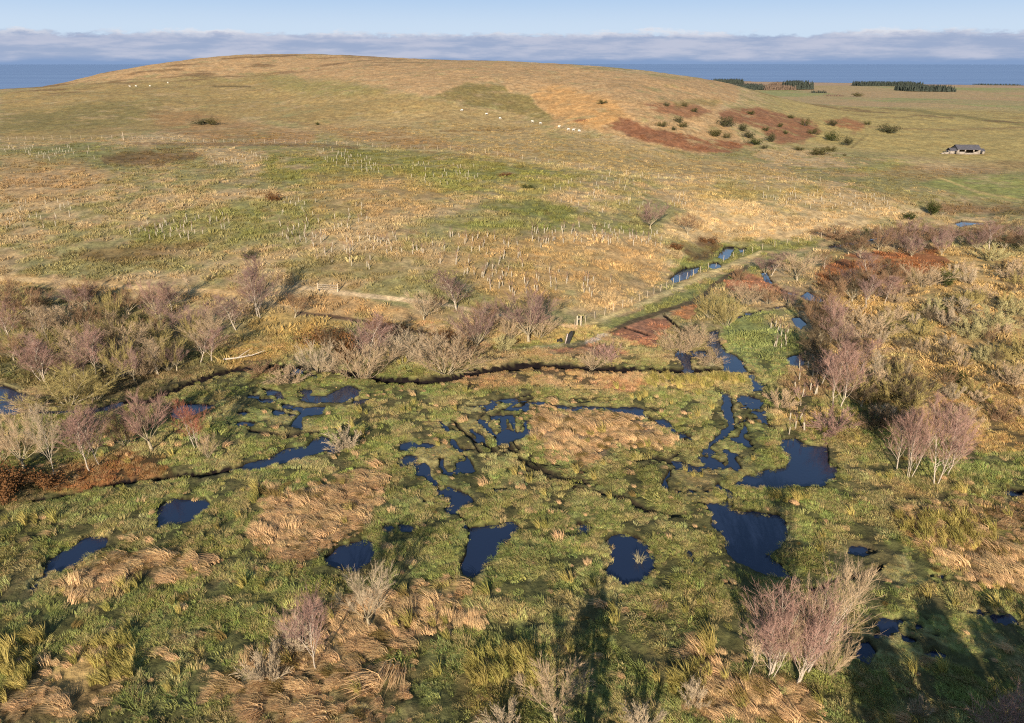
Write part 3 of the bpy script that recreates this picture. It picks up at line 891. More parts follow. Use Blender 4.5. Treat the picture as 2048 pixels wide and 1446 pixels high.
sv = np.stack([(SD * np.sin(SA)).ravel(), (SD * np.cos(SA)).ravel(), np.full(SA.size, -80.0)], 1)
sq = np.array([[i * k + j, i * k + j + 1, (i + 1) * k + j + 1, (i + 1) * k + j] for i in range(len(sdist) - 1) for j in range(k - 1)])[:, ::-1]
link('sea', mesh_np('sea', sv, quads=sq), m_sea, kind='structure')


# ------------------------------------------------------------------ grass: tufts scattered over the ground
rng = np.random.default_rng(7)
m_grass, t, out = new_mat('grass blades')
df = nn(t, 'ShaderNodeBsdfDiffuse')
ai = nn(t, 'ShaderNodeAttribute', attribute_name='tcol', attribute_type='INSTANCER')
lk(t, ai.outputs['Color'], df.inputs[0])
tr = nn(t, 'ShaderNodeBsdfTranslucent')
lk(t, ai.outputs['Color'], tr.inputs[0])
ms = nn(t, 'ShaderNodeMixShader')
ms.inputs[0].default_value = 0.22
lk(t, df.outputs[0], ms.inputs[1])
lk(t, tr.outputs[0], ms.inputs[2])
lk(t, ms.outputs[0], out.inputs[0])


def tuft_mesh(name, n, h, rad, lean, width, seed, splay=0.5, flat=0.0):
    """a clump of tapering blades that bend over; lean pushes them along +x"""
    g = np.random.default_rng(seed)
    V, Q, T = [], [], []
    for i in range(n):
        a = g.uniform(0, 2 * math.pi)
        r = rad * math.sqrt(g.uniform(0, 1))
        rx, ry = r * math.cos(a), r * math.sin(a)
        L = h * g.uniform(0.55, 1.15)
        dx, dy = math.cos(a) * splay * g.uniform(0.2, 1.2) + lean * g.uniform(0.6, 1.3), math.sin(a) * splay * g.uniform(0.2, 1.2) + g.normal(0, 0.12) * (0.3 + lean)
        w = width * g.uniform(0.7, 1.3)
        fa = g.uniform(0, math.pi)
        fx, fy = math.cos(fa) * w, math.sin(fa) * w
        p = np.array([rx, ry, -0.06])
        k0 = len(V)
        dz = 1.0
        for sgm in range(3):
            s = sgm / 3
            ww = 1 - 0.35 * s
            V.append((p[0] - fx * ww, p[1] - fy * ww, p[2]))
            V.append((p[0] + fx * ww, p[1] + fy * ww, p[2]))
            b = (sgm + 0.35) / 2.4
            v = np.array([dx * b * 1.6, dy * b * 1.6, max(0.12, dz - (abs(dx) + abs(dy)) * 0.45 * b - flat * b)])
            v /= np.linalg.norm(v)
            p = p + v * L / 3
            p[2] = max(p[2], 0.02 + 0.02 * g.random())
        V.append(tuple(p))
        Q += [(k0, k0 + 1, k0 + 3, k0 + 2), (k0 + 2, k0 + 3, k0 + 5, k0 + 4)]
        T.append((k0 + 4, k0 + 5, k0 + 6))
    return mesh_np(name, np.array(V), quads=Q, tris=T)


def scatter(name, label, protos, pts, rotz, scl, col, pid, category=None):
    """one object of many tufts: instances of the clump meshes on points of the land"""
    cl = bpy.data.collections.new(name + ' clumps')
    for i, me in enumerate(protos):
        me.materials.append(m_grass)
        o = bpy.data.objects.new('%s_clump_%d' % (name, i), me)
        cl.objects.link(o)
    me = bpy.data.meshes.new(name)
    n = len(pts)
    me.vertices.add(n)
    me.vertices.foreach_set('co', pts.astype(np.float32).ravel())
    a = me.attributes.new('rz', 'FLOAT_VECTOR', 'POINT')
    a.data.foreach_set('vector', np.stack([rng.normal(0, 0.10, n), rng.normal(0, 0.10, n), rotz], 1).astype(np.float32).ravel())
    a = me.attributes.new('scl', 'FLOAT_VECTOR', 'POINT')
    a.data.foreach_set('vector', scl.astype(np.float32).ravel())
    a = me.attributes.new('pid', 'INT', 'POINT')
    a.data.foreach_set('value', pid.astype(np.int32))
    a = me.attributes.new('tcol', 'FLOAT_COLOR', 'POINT')
    a.data.foreach_set('color', np.concatenate([col, np.ones((n, 1))], 1).astype(np.float32).ravel())
    me.update()
    ob = link(name, me, None, kind='stuff', label=label)
    ng = bpy.data.node_groups.new(name, 'GeometryNodeTree')
    ng.interface.new_socket('Geometry', in_out='INPUT', socket_type='NodeSocketGeometry')
    ng.interface.new_socket('Geometry', in_out='OUTPUT', socket_type='NodeSocketGeometry')
    gi, go = nn(ng, 'NodeGroupInput'), nn(ng, 'NodeGroupOutput')
    ci = nn(ng, 'GeometryNodeCollectionInfo')
    ci.inputs['Collection'].default_value = cl
    ci.inputs['Separate Children'].default_value = True
    ci.inputs['Reset Children'].default_value = True
    ip = nn(ng, 'GeometryNodeInstanceOnPoints')
    ip.inputs['Pick Instance'].default_value = True

    def attr(nm, typ):
        q = nn(ng, 'GeometryNodeInputNamedAttribute', data_type=typ)
        q.inputs['Name'].default_value = nm
        return q.outputs['Attribute']
    e2r = nn(ng, 'FunctionNodeEulerToRotation')
    lk(ng, attr('rz', 'FLOAT_VECTOR'), e2r.inputs[0])
    lk(ng, gi.outputs[0], ip.inputs['Points'])
    lk(ng, ci.outputs[0], ip.inputs['Instance'])
    lk(ng, attr('pid', 'INT'), ip.inputs['Instance Index'])
    lk(ng, e2r.outputs[0], ip.inputs['Rotation'])
    lk(ng, attr('scl', 'FLOAT_VECTOR'), ip.inputs['Scale'])
    lk(ng, ip.outputs[0], go.inputs[0])
    md = ob.modifiers.new('clumps', 'NODES')
    md.node_group = ng
    return ob


def polar_pts(n, d0, d1, amax, seed):
    g = np.random.default_rng(seed)
    d = np.sqrt(g.uniform(d0 * d0, d1 * d1, n))
    a = g.uniform(-R(amax), R(amax), n)
    return d * np.sin(a), d * np.cos(a)


def in_frame(px, py, m=330):
    return (px > -m) & (px < 2048 + m) & (py < 1446 + 180)


BEDS = [COVER[i][0] for i in range(len(COVER)) if COVER[i][1] is RUSH] + [c[0] for c in COVER if c[0][0] in ((128, 1168), (650, 1210), (480, 1390), (-20, 1400), (1790, 1030), (1380, 1290))]
TALL = [[(950, 1310), (1060, 1300), (1090, 1380), (960, 1446), (860, 1446), (900, 1390)], [(1460, 740), (1280, 750), (1300, 772), (1490, 775)],
        [(1500, 990), (1540, 975), (1660, 975), (1600, 1010)], [(1790, 1040), (1960, 1030), (2000, 1090), (1860, 1100)], [(-20, 1290), (90, 1270), (60, 1390), (-20, 1420)],
        [(190, 1270), (260, 1250), (270, 1360), (180, 1380)], [(1330, 1380), (1420, 1280), (1440, 1330), (1380, 1440)]]


def flow(x, y):
    """direction the wind has combed the grass"""
    return (fbm(x / 7.0, y / 7.0, 3, 61) - 0.5) * 5.0 + 2.9


def near_water(px, py, d):
    n = np.zeros(px.shape)
    k = FPX / np.maximum(d, 30)              # photo pixels per metre
    for p in PONDS:
        n = np.maximum(n, sstep(-1.1, -0.2, poly_sd(px, py, p) / k))
    for p in CREEKS + DITCHES:
        n = np.maximum(n, sstep(-0.8, -0.1, line_sd(px, py, p) / k))
    w = np.zeros(px.shape)
    for p, s_ in WET:
        w = np.maximum(w, sstep(-10, 10, poly_sd(px, py, p)))
    return n, w


def take(x, y, keep_water=False):
    z, z0, px, py, d, c, di, w, tk = land(x, y, True)
    ok = in_frame(px, py)
    if not keep_water:
        edge = (c >= 0.10) & (c < 0.97) & (np.hypot(x, y) < 110) & (fbm(x / 1.2, y / 1.2, 2, 88) > 0.40) & (((x * 977 + y * 613) % 1.0) < 0.55)
        ok &= ((c < 0.10) | edge) & (di < 0.15) & (w < 0.3) & (tk < 0.4)
        z = np.where(edge, WATER_Z - 0.03, z)
    return [a[ok] for a in (x, y, z, z0, px, py, d, c, di, w, tk)]


protosA = [tuft_mesh('tuft', 66, 0.27, 0.28, 0.85, 0.0085, 100 + i, 0.8, 0.15) for i in range(4)]
protosB = [tuft_mesh('rush', 90, 0.62, 0.22, 1.9, 0.0085, 120 + i, 0.35, 0.45) for i in range(4)]
protosC = [tuft_mesh('hill_tuft', 34, 0.46, 0.42, 0.35, 0.026, 140 + i, 0.8) for i in range(4)]
protosD = [tuft_mesh('tall_grass', 60, 1.05, 0.20, 0.45, 0.013, 160 + i, 0.35) for i in range(3)]

# marsh grass
x, y = polar_pts(112000, 31, 104, 41.5, 1)
x, y, z, z0, px, py, d, c, di, w, tk = take(x, y)
dens = np.clip(0.5 + 6.0 * (fbm(x / 1.5, y / 1.5, 3, 71) - 0.47), 0.05, 1)
s = rng.random(len(x)) < dens
x, y, z, z0, px, py, d, c, di, w, tk = [q[s] for q in (x, y, z, z0, px, py, d, c, di, w, tk)]
inbed = np.zeros(len(x))
for p in BEDS:
    inbed = np.maximum(inbed, sstep(-16, 16, poly_sd(px, py, p)))
intall = np.zeros(len(x))
for p in TALL:
    intall = np.maximum(intall, sstep(-8, 8, poly_sd(px, py, p)))
col = cover(x, y, z0, px, py, d, c * 0, di * 0, w * 0, tk * 0)
jit = np.exp(rng.normal(0, 0.24, (len(x), 1))) * np.exp(rng.normal(0, 0.06, (len(x), 3)))
dry = (rng.random(len(x)) < 0.24) & (inbed < 0.5)
col = col * jit * 1.5
col = col * np.minimum(1, 0.55 / col.max(1))[:, None]
col[dry] = col[dry] * 0.35 + STRAW * 0.85
fl = flow(x, y)
n = len(x)
bed = (rng.random(n) < inbed * 0.97)
meadow = poly_sd(px, py, [(1455, 640), (1500, 622), (1580, 622), (1604, 660), (1600, 690), (1575, 720), (1560, 750), (1510, 738), (1480, 716), (1450, 690)]) > 0
mown = np.zeros(n, bool)
for q in COVER:
    if q[1] is CUT or (q[0][0] in ((1342, 627), (1446, 562), (990, 690))):
        mown |= poly_sd(px, py, q[0]) > 0
s = ~bed & ~(mown & (rng.random(n) < 0.7))
nw, ww = near_water(px, py, d)
hs = np.exp(rng.normal(0, 0.28, n)) * (1 - 0.28 * nw) * (1 - 0.62 * ww) * np.where(meadow, 0.55, 1.0) * np.where(mown, 0.4, 1.0)
sc3 = np.stack([hs * 1.1, hs * 1.1, hs * np.exp(rng.normal(0, 0.2, n))], 1)
P3 = np.stack([x, y, z], 1)
scatter('marsh_grass', 'green and straw marsh grass between the pools', protosA, P3[s], (fl + rng.normal(0, 0.5, n))[s], sc3[s], col[s], rng.integers(0, 4, n)[s])
# rushes lying in the beds
bx, by = polar_pts(82000, 31, 90, 41.5, 2)
bx, by, bz, bz0, bqx, bqy, bd, bc, bdi, bw, btk = take(bx, by)
ib = np.zeros(len(bx))
for i, p in enumerate(BEDS):
    ib = np.maximum(ib, sstep(-22, 16, poly_sd(bqx, bqy, p) + (fbm(bx / 3.0, by / 3.0, 3, 79) - 0.5) * 60) * (1.0 if i < 2 else 0.62))
nz = fbm(bx / 1.7, by / 1.7, 3, 73)
s = (rng.random(len(bx)) < ib * sstep(0.28, 0.5, nz) * 0.9) | ((rng.random(len(bx)) < 0.013) & (nz > 0.45) & (bd < 86))
bx, by, bz, bz0, bqx, bqy, bd = [q[s] for q in (bx, by, bz, bz0, bqx, bqy, bd)]
n = len(bx)
shade = np.exp(rng.normal(0, 0.25, (n, 1)))
tint = rng.random((n, 1))
bcol = (RUSH * tint + STRAW * (1 - tint)) * shade * 1.75
bcol = bcol * np.minimum(1, 0.62 / bcol.max(1))[:, None]
gq = rng.random(n) < 0.12
bcol[gq] = OLIVE * 0.9
hs = np.exp(rng.normal(-0.08, 0.36, n)) * (1 - 0.5 * near_water(bqx, bqy, bd)[0])
scatter('lying_rushes', 'straw coloured rushes combed flat by the wind in the marsh', protosB, np.stack([bx, by, bz], 1),
        flow(bx, by) + rng.normal(0, 0.35, n), np.stack([hs, hs, hs * np.exp(rng.normal(0, 0.25, n))], 1), bcol, rng.integers(0, 4, n))
# tall leaning grass
x, y = polar_pts(26000, 31, 95, 41.5, 3)
x, y, z, z0, px, py, d, c, di, w, tk = take(x, y)
it = np.zeros(len(x))
for p in TALL:
    it = np.maximum(it, sstep(-10, 10, poly_sd(px, py, p)))
nz = fbm(x / 2.2, y / 2.2, 3, 75)
s = (near_water(px, py, d)[0] < 0.1) & (rng.random(len(x)) < it * 0.75) | ((near_water(px, py, d)[0] < 0.1) & (rng.random(len(x)) < 0.05) & (nz > 0.58))
x, y, z, d = x[s], y[s], z[s], d[s]
n = len(x)
tint = rng.random((n, 1))
tcol = np.clip((P(190, 168, 98) * tint + P(150, 142, 76) * (1 - tint)) * np.exp(rng.normal(0, 0.2, (n, 1))) * 1.3, 0.01, 0.8)
hs = np.exp(rng.normal(-0.1, 0.22, n))
scatter('tall_grass', 'tall olive and yellow grass leaning in clumps', protosD, np.stack([x, y, z], 1), flow(x, y) * 0.25 + 2.6 + rng.normal(0, 0.3, n),
        np.stack([hs, hs, hs], 1), tcol, rng.integers(0, 3, n))
# rough grass of the slopes and the scrub
x, y = polar_pts(88000, 96, 290, 36.5, 4)
keep = rng.random(len(x)) < np.clip(150 / np.hypot(x, y), 0.3, 1) ** 1.3
x, y = x[keep], y[keep]
x, y, z, z0, px, py, d, c, di, w, tk = take(x, y)
dens = np.clip((fbm(x / 4.5, y / 4.5, 3, 77) - 0.30) * 3.2, 0.05, 1)
pth = np.zeros(len(x))
for pts_, c_, st_, kind_ in LINES:
    if kind_ == 'path':
        pth = np.maximum(pth, sstep(-4, 0, line_sd(px, py, pts_)))
bare = sstep(-4, 4, poly_sd(px, py, [(1835, 365), (1900, 352), (2060, 348), (2060, 405), (1960, 396), (1880, 384)]))
for q in COVER:
    if q[1] is CUT or (q[0][0] in ((1342, 627), (1446, 562), (1455, 640))):
        bare = np.maximum(bare, sstep(-3, 3, poly_sd(px, py, q[0])) * 0.85)
s = rng.random(len(x)) < dens * (1 - np.minimum(pth * 1.3, 1)) * (1 - bare) * (0.85 - 0.45 * sstep(180, 280, d))
x, y, z, z0, px, py, d, c, di, w, tk = [q[s] for q in (x, y, z, z0, px, py, d, c, di, w, tk)]
n = len(x)
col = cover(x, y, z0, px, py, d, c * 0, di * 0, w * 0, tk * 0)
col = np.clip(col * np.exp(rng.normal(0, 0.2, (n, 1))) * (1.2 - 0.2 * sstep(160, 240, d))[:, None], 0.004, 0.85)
nw4 = near_water(px, py, d)[0]
hs = np.exp(rng.normal(0.05, 0.3, n)) * (1 - 0.6 * nw4)
scatter('rough_grass', 'rough straw and green tussock grass on the planted slope', protosC, np.stack([x, y, z], 1), flow(x * 0.4, y * 0.4) + rng.normal(0, 0.8, n),
        np.stack([hs * 1.1, hs * 1.1, hs * (0.9 - 0.35 * sstep(180, 280, d))], 1), col, rng.integers(0, 4, n))
print('tufts', n)


# ------------------------------------------------------------------ trees and bushes
m_birch = simple_mat('pale birch bark', (0.33, 0.27, 0.20), 0.8, 0.4, 9.0)
m_bark = simple_mat('willow bark', (0.26, 0.21, 0.13), 0.9, 0.4, 9.0)
m_dbark = simple_mat('dark bark', (0.07, 0.055, 0.04), 0.9, 0.4, 9.0)


def tinted(name, gain=1.0):
    m, t, out = new_mat(name)
    oi = nn(t, 'ShaderNodeObjectInfo')
    geo = nn(t, 'ShaderNodeNewGeometry')
    nz = nn(t, 'ShaderNodeTexNoise', ins={'Scale': 1.1, 'Detail': 3.0})
    lk(t, geo.outputs['Position'], nz.inputs['Vector'])
    c = nn(t, 'ShaderNodeVectorMath', operation='SCALE')
    lk(t, oi.outputs['Color'], c.inputs[0])
    lk(t, smap(t, nz.outputs[0], 0.25, 0.75, 0.72 * gain, 1.28 * gain), c.inputs[3])
    b = nn(t, 'ShaderNodeBsdfDiffuse')
    lk(t, c.outputs[0], b.inputs[0])
    lk(t, b.outputs[0], out.inputs[0])
    return m


m_twig = tinted('bare twigs')
m_leaf = tinted('small dark leaves')


class Tubes:
    def __init__(self):
        self.V, self.Q, self.T, self.n = [], [], [], 0

    def tube(self, pts, rad, sides=5):
        pts = np.asarray(pts, float)
        k = len(pts)
        tan = np.gradient(pts, axis=0)
        tan /= np.linalg.norm(tan, axis=1)[:, None] + 1e-9
        ref = np.array([1.0, 0.13, 0.07]) if abs(tan[0][0]) < 0.8 else np.array([0.1, 1.0, 0.05])
        for i in range(k):
            u = np.cross(tan[i], ref); u /= np.linalg.norm(u) + 1e-9
            w = np.cross(tan[i], u)
            for s in range(sides):
                a = 2 * math.pi * s / sides
                self.V.append(pts[i] + rad[i] * (math.cos(a) * u + math.sin(a) * w))
        for i in range(k - 1):
            for s in range(sides):
                s2 = (s + 1) % sides
                self.Q.append((self.n + i * sides + s, self.n + i * sides + s2, self.n + (i + 1) * sides + s2, self.n + (i + 1) * sides + s))
        self.n += k * sides

    def twig(self, a, b, r):
        """thin three sided shoot from a to a point at b"""
        d = b - a
        u = np.cross(d, (0.31, 0.77, 0.55)); u /= np.linalg.norm(u) + 1e-9
        w = np.cross(d, u); w /= np.linalg.norm(w) + 1e-9
        for q, rr in ((a, r), (a + d * 0.55 + u * 0.02 * np.linalg.norm(d), r * 0.75)):
            for s in range(3):
                an = 2.0944 * s
                self.V.append(q + rr * (math.cos(an) * u + math.sin(an) * w))
        self.V.append(b)
        n = self.n
        for s in range(3):
            s2 = (s + 1) % 3
            self.Q.append((n + s, n + s2, n + 3 + s2, n + 3 + s))
            self.T.append((n + 3 + s, n + 3 + s2, n + 6))
        self.n += 7

    def mesh(self, name, smooth=True):
        return mesh_np(name, np.array(self.V), quads=self.Q if self.Q else None, tris=self.T if self.T else None, smooth=smooth)


def unit(v):
    return v / (np.linalg.norm(v) + 1e-9)


def turn(d, ang, g):
    """a direction at angle ang from d, random around it"""
    u = unit(np.cross(d, g.normal(0, 1, 3)))
    return unit(d * math.cos(ang) + u * math.sin(ang))


def shoot(p, d, L, n, g, up=0.0, wob=0.08):
    pts = [p]
    for i in range(n):
        d = unit(d + np.array([0, 0, up]) + g.normal(0, wob, 3))
        pts.append(pts[-1] + d * L / n)
    return pts, d


def spray(tw, pts, d, L, g, k, r, ang=0.6, up=0.0, s0=0.25):
    """twigs along a branch"""
    pts = np.array(pts)
    m = len(pts) - 1
    for i in range(k):
        s = g.uniform(s0, 1.0) * m
        j = min(int(s), m - 1)
        a = pts[j] + (pts[j + 1] - pts[j]) * (s - j)
        dd = turn(unit(pts[j + 1] - pts[j]), g.uniform(0.25, 1.0) * ang, g)
        dd = unit(dd + np.array([0, 0, up]))
        tw.twig(a, a + dd * L * g.uniform(0.5, 1.2), r)


def birch_proto(seed, stems=1, spread=0.16, dens=1.0, h=7.0, low=0.13, wide=1.0):
    g = np.random.default_rng(seed)
    tr, tw = Tubes(), Tubes()
    for sidx in range(stems):
        a0 = g.uniform(0, 6.28)
        off = np.array([math.cos(a0), math.sin(a0), 0]) * (0.0 if stems == 1 else g.uniform(0.1, 0.35))
        tilt = g.uniform(0.3, 1.0) * (spread if stems > 1 else 0.10)
        d = unit(np.array([math.cos(a0) * tilt, math.sin(a0) * tilt, 1]))
        hh = h * (1.0 if sidx == 0 else g.uniform(0.72, 0.96))
        r0 = 0.0078 * hh
        # a kinked stem
        pts = [off + np.array([0, 0, -0.15])]
        n = 10
        for i in range(n):
            d = unit(d + g.normal(0, 0.07, 3) + np.array([0, 0, 0.05]))
            pts.append(pts[-1] + d * hh / n)
        rad = [r0 * (1 - 0.9 * (i / n) ** 0.8) for i in range(n + 1)]
        tr.tube(pts, rad, 6)
        P_ = np.array(pts)
        nl = int(22 * dens)
        for i in range(nl):
            t_ = low + (0.98 - low) * (i + g.random()) / nl
            s = t_ * n
            j = min(int(s), n - 1)
            p = P_[j] + (P_[j + 1] - P_[j]) * (s - j)
            az_ = 2.4 * i + g.normal(0, 0.5)
            el_ = g.uniform(0.88, 1.27)
            ld = np.array([math.cos(az_) * math.cos(el_), math.sin(az_) * math.cos(el_), math.sin(el_)])
            LL = hh * (0.52 * (1 - t_) + 0.08) * g.uniform(0.75, 1.15) * wide
            lp, le = shoot(p, ld, LL, 5, g, 0.13)
            lr = max(0.0034 * hh * (1 - t_) ** 0.8, 0.006)
            tr.tube(lp, [lr * (1 - 0.8 * q / 5) for q in range(6)], 4)
            nb = max(5, int(9 * dens * (0.4 + LL / (0.4 * hh))))
            for k in range(nb):
                s2 = g.uniform(0.2, 1.0) * 5
                j2 = min(int(s2), 4)
                pp = lp[j2] + (lp[j2 + 1] - lp[j2]) * (s2 - j2)
                bd = turn(unit(lp[j2 + 1] - lp[j2]), g.uniform(0.3, 0.75), g)
                bl = LL * g.uniform(0.2, 0.4) + 0.2
                bp_, be = shoot(pp, bd, bl, 2, g, 0.12)
                tw.twig(bp_[0], bp_[-1], 0.010)
                spray(tw, bp_, be, 0.075 * hh, g, int(9 * dens), 0.0050, 0.7, 0.22)
    return tr.mesh('trunk'), tw.mesh('crown', False)


def willow_proto(seed, stems=14, h=4.5, spread=0.95, dens=1.0, up=0.10, low=0.25, trunk=0.0, tr_=0.0064):
    """many stems fanning from the ground (or from a short trunk)"""
    g = np.random.default_rng(seed)
    tr, tw = Tubes(), Tubes()
    base = np.array([0, 0, -0.15])
    if trunk > 0:
        pts, _ = shoot(base, np.array([0, 0, 1.0]), trunk * h + 0.15, 4, g, 0, 0.06)
        tr.tube(pts, [0.028 * h * (1 - 0.35 * i / 4) for i in range(5)], 7)
        base = pts[-1]
    for i in range(stems):
        a = 2.4 * i + g.normal(0, 0.3)
        tilt = spread * math.sqrt((i + 0.4) / stems) * g.uniform(0.8, 1.1)
        d = np.array([math.cos(a) * math.sin(tilt), math.sin(a) * math.sin(tilt), math.cos(tilt)])
        L = h * (1 - trunk) * g.uniform(0.78, 1.08) * (1 - 0.10 * tilt)
        b0 = base + np.array([math.cos(a), math.sin(a), 0]) * (0.05 if trunk else g.uniform(0.02, 0.22))
        sp, se = shoot(b0, d, L, 7, g, up * 0.5, 0.07)
        r0 = 0.0085 * h * g.uniform(0.6, 1.1)
        tr.tube(sp, [r0 * (1 - 0.85 * q / 7) for q in range(8)], 4)
        nb = int(24 * dens)
        for k in range(nb):
            s = g.uniform(low, 1.0) * 7
            j = min(int(s), 6)
            p = sp[j] + (sp[j + 1] - sp[j]) * (s - j)
            bd = turn(unit(sp[j + 1] - sp[j]), g.uniform(0.25, 0.75), g)
            bl = L * g.uniform(0.14, 0.30)
            bp_, be = shoot(p, bd, bl, 2, g, up)
            tw.twig(bp_[0], bp_[-1], 0.009)
            spray(tw, bp_, be, 0.10 * h, g, int(9 * dens), tr_, 0.55, up + 0.05)
    return tr.mesh('trunk'), tw.mesh('crown', False)


def thorn_proto(seed, h=2.6, wide=1.0, leaves=1500):
    """low dark bush: crooked stems, lumpy crown of small leaves"""
    g = np.random.default_rng(seed)
    tr = Tubes()
    lumps = []
    for i in range(9):
        a = 2.4 * i
        d = unit(np.array([math.cos(a) * wide * g.uniform(0.3, 1.1), math.sin(a) * wide * g.uniform(0.3, 1.1), g.uniform(0.6, 1.1)]))
        sp, se = shoot(np.array([0, 0, -0.1]), d, h * g.uniform(0.55, 0.85), 5, g, 0.05, 0.2)
        tr.tube(sp, [0.05 * (1 - 0.8 * q / 5) for q in range(6)], 4)
        lumps.append((sp[-1], h * g.uniform(0.2, 0.34)))
        lumps.append((sp[3], h * g.uniform(0.14, 0.24)))
    V, Q = [], []
    for i in range(leaves):
        c, r = lumps[g.integers(len(lumps))]
        o = unit(g.normal(0, 1, 3)) * r * g.uniform(0.45, 1.05)
        p = c + o
        p[2] = max(p[2], 0.06)
        s = g.uniform(0.05, 0.12)
        u = unit(g.normal(0, 1, 3)); w = unit(np.cross(u, g.normal(0, 1, 3)))
        k = len(V)
        V += [p - u * s, p - w * s * 0.6, p + u * s, p + w * s * 0.6]
        Q.append((k, k + 1, k + 2, k + 3))
    return tr.mesh('trunk'), mesh_np('crown', np.array(V), quads=Q)


PROTO = {
    'birch': [birch_proto(1), birch_proto(2, low=0.2), birch_proto(3, low=0.1, dens=1.1), birch_proto(14, low=0.16, wide=1.15)],
    'clump': [birch_proto(4, 3, 0.28), birch_proto(5, 4, 0.34, 0.85), birch_proto(6, 2, 0.30)],
    'willow': [willow_proto(7, dens=1.2), willow_proto(8, 18, 4.5, 1.05, 1.15), willow_proto(9, 14, 4.5, 0.8, 1.2), willow_proto(15, 16, 4.5, 1.0, 1.25, 0.05)],
    'round': [willow_proto(10, 12, 6.0, 0.9, 1.25, 0.06, 0.3, 0.14), willow_proto(11, 14, 6.0, 1.0, 1.2, 0.08, 0.25, 0.08), willow_proto(16, 10, 6.0, 0.8, 1.3, 0.06, 0.3, 0.2)],
    'scrub': [willow_proto(12, 18, 2.6, 1.2, 1.25, 0.04, 0.12, 0, 0.0095), willow_proto(13, 22, 2.6, 1.3, 1.15, 0.02, 0.1, 0, 0.0095), willow_proto(17, 16, 2.6, 1.05, 1.25, 0.05, 0.12, 0, 0.0095)],
    'thorn': [thorn_proto(21), thorn_proto(22, 2.6, 1.4), thorn_proto(23, 2.6, 0.8)],
    'sapling': [birch_proto(31, 1, h=2.5, dens=0.45, low=0.3), birch_proto(32, 1, h=2.5, dens=0.4, low=0.25)],
}
SPEC = {}
for kd, lst in PROTO.items():
    SPEC[kd] = []
    for tm, cm in lst:
        co = np.empty(len(cm.vertices) * 3); cm.vertices.foreach_get('co', co)
        co = co.reshape(-1, 3)
        w0 = np.percentile(co[:, 0], 96) - np.percentile(co[:, 0], 4)
        h0 = np.percentile(co[:, 2], 99.5)
        tm.materials.append({'birch': m_birch, 'clump': m_birch, 'sapling': m_birch, 'thorn': m_dbark}.get(kd, m_bark))
        cm.materials.append(m_leaf if kd == 'thorn' else m_twig)
        SPEC[kd].append((tm, cm, w0, h0))
KIND_NAME = {'birch': ('birch_tree', 'birch'), 'clump': ('birch_tree', 'birch'), 'willow': ('willow_bush', 'willow'), 'round': ('bare_tree', 'tree'),
             'scrub': ('willow_bush', 'willow'), 'thorn': ('thorn_bush', 'thorn bush'), 'sapling': ('birch_sapling', 'sapling')}

PINK = P(166, 132, 116); RED = P(160, 104, 82); PURP = P(146, 118, 106); TAN = P(186, 160, 126); OLIV = P(170, 152, 96); YEL = P(178, 166, 116)
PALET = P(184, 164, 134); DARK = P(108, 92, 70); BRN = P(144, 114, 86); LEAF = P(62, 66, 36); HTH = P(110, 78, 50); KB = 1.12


def tree_at(px, py, hpx, wpx, kind, colour, label, group=None, lean=0.0, var=None, sink=0.0, trunk_mat=None):
    x, y, dep = ray_hit(px, py)
    x, y, dep = float(x[0]), float(y[0]), float(dep[0])
    z = float(land(np.array([x]), np.array([y]))[0])
    v = (723 - (py - hpx)) / FPX
    k = y * (v * CP - SP) / (CP + v * SP)
    hm = max(k - (float(relief(np.array([x]), np.array([y]))[0]) - H), 0.4)
    if kind in ('birch', 'clump', 'round', 'sapling'):
        hm *= 1.12
    wm_ = wpx * dep / FPX * (0.8 if kind == 'scrub' and px > 1700 else 1) * (0.86 if kind in ('birch', 'clump') else 1.0)
    lst = SPEC[kind]
    i = (int(px * 7 + py * 13) if var is None else var) % len(lst)
    tm, cm, w0, h0 = lst[i]
    nm, cat = KIND_NAME[kind]
    o = link(nm, None, None, None, label=label, category=cat, group=group)
    o.location = (x, y, z - sink)
    o.scale = (wm_ / w0, wm_ / w0, hm / h0)
    o.rotation_euler = (0, R(lean), (px * 0.37 + py) % 6.28)
    if lean:
        o.rotation_mode = 'ZXY'
        o.rotation_euler = (0, R(lean), 0 if abs(lean) > 10 else (px * 0.37 + py) % 0.9)
    a = link('trunk', tm, None, o)
    c = link('crown', cm, None, o)
    c.color = (*np.clip(np.asarray(colour) * KB * 1.08, 0, 1), 1)
    if trunk_mat is not None:
        a.material_slots[0].link = 'OBJECT'
        a.material_slots[0].material = trunk_mat
    return o


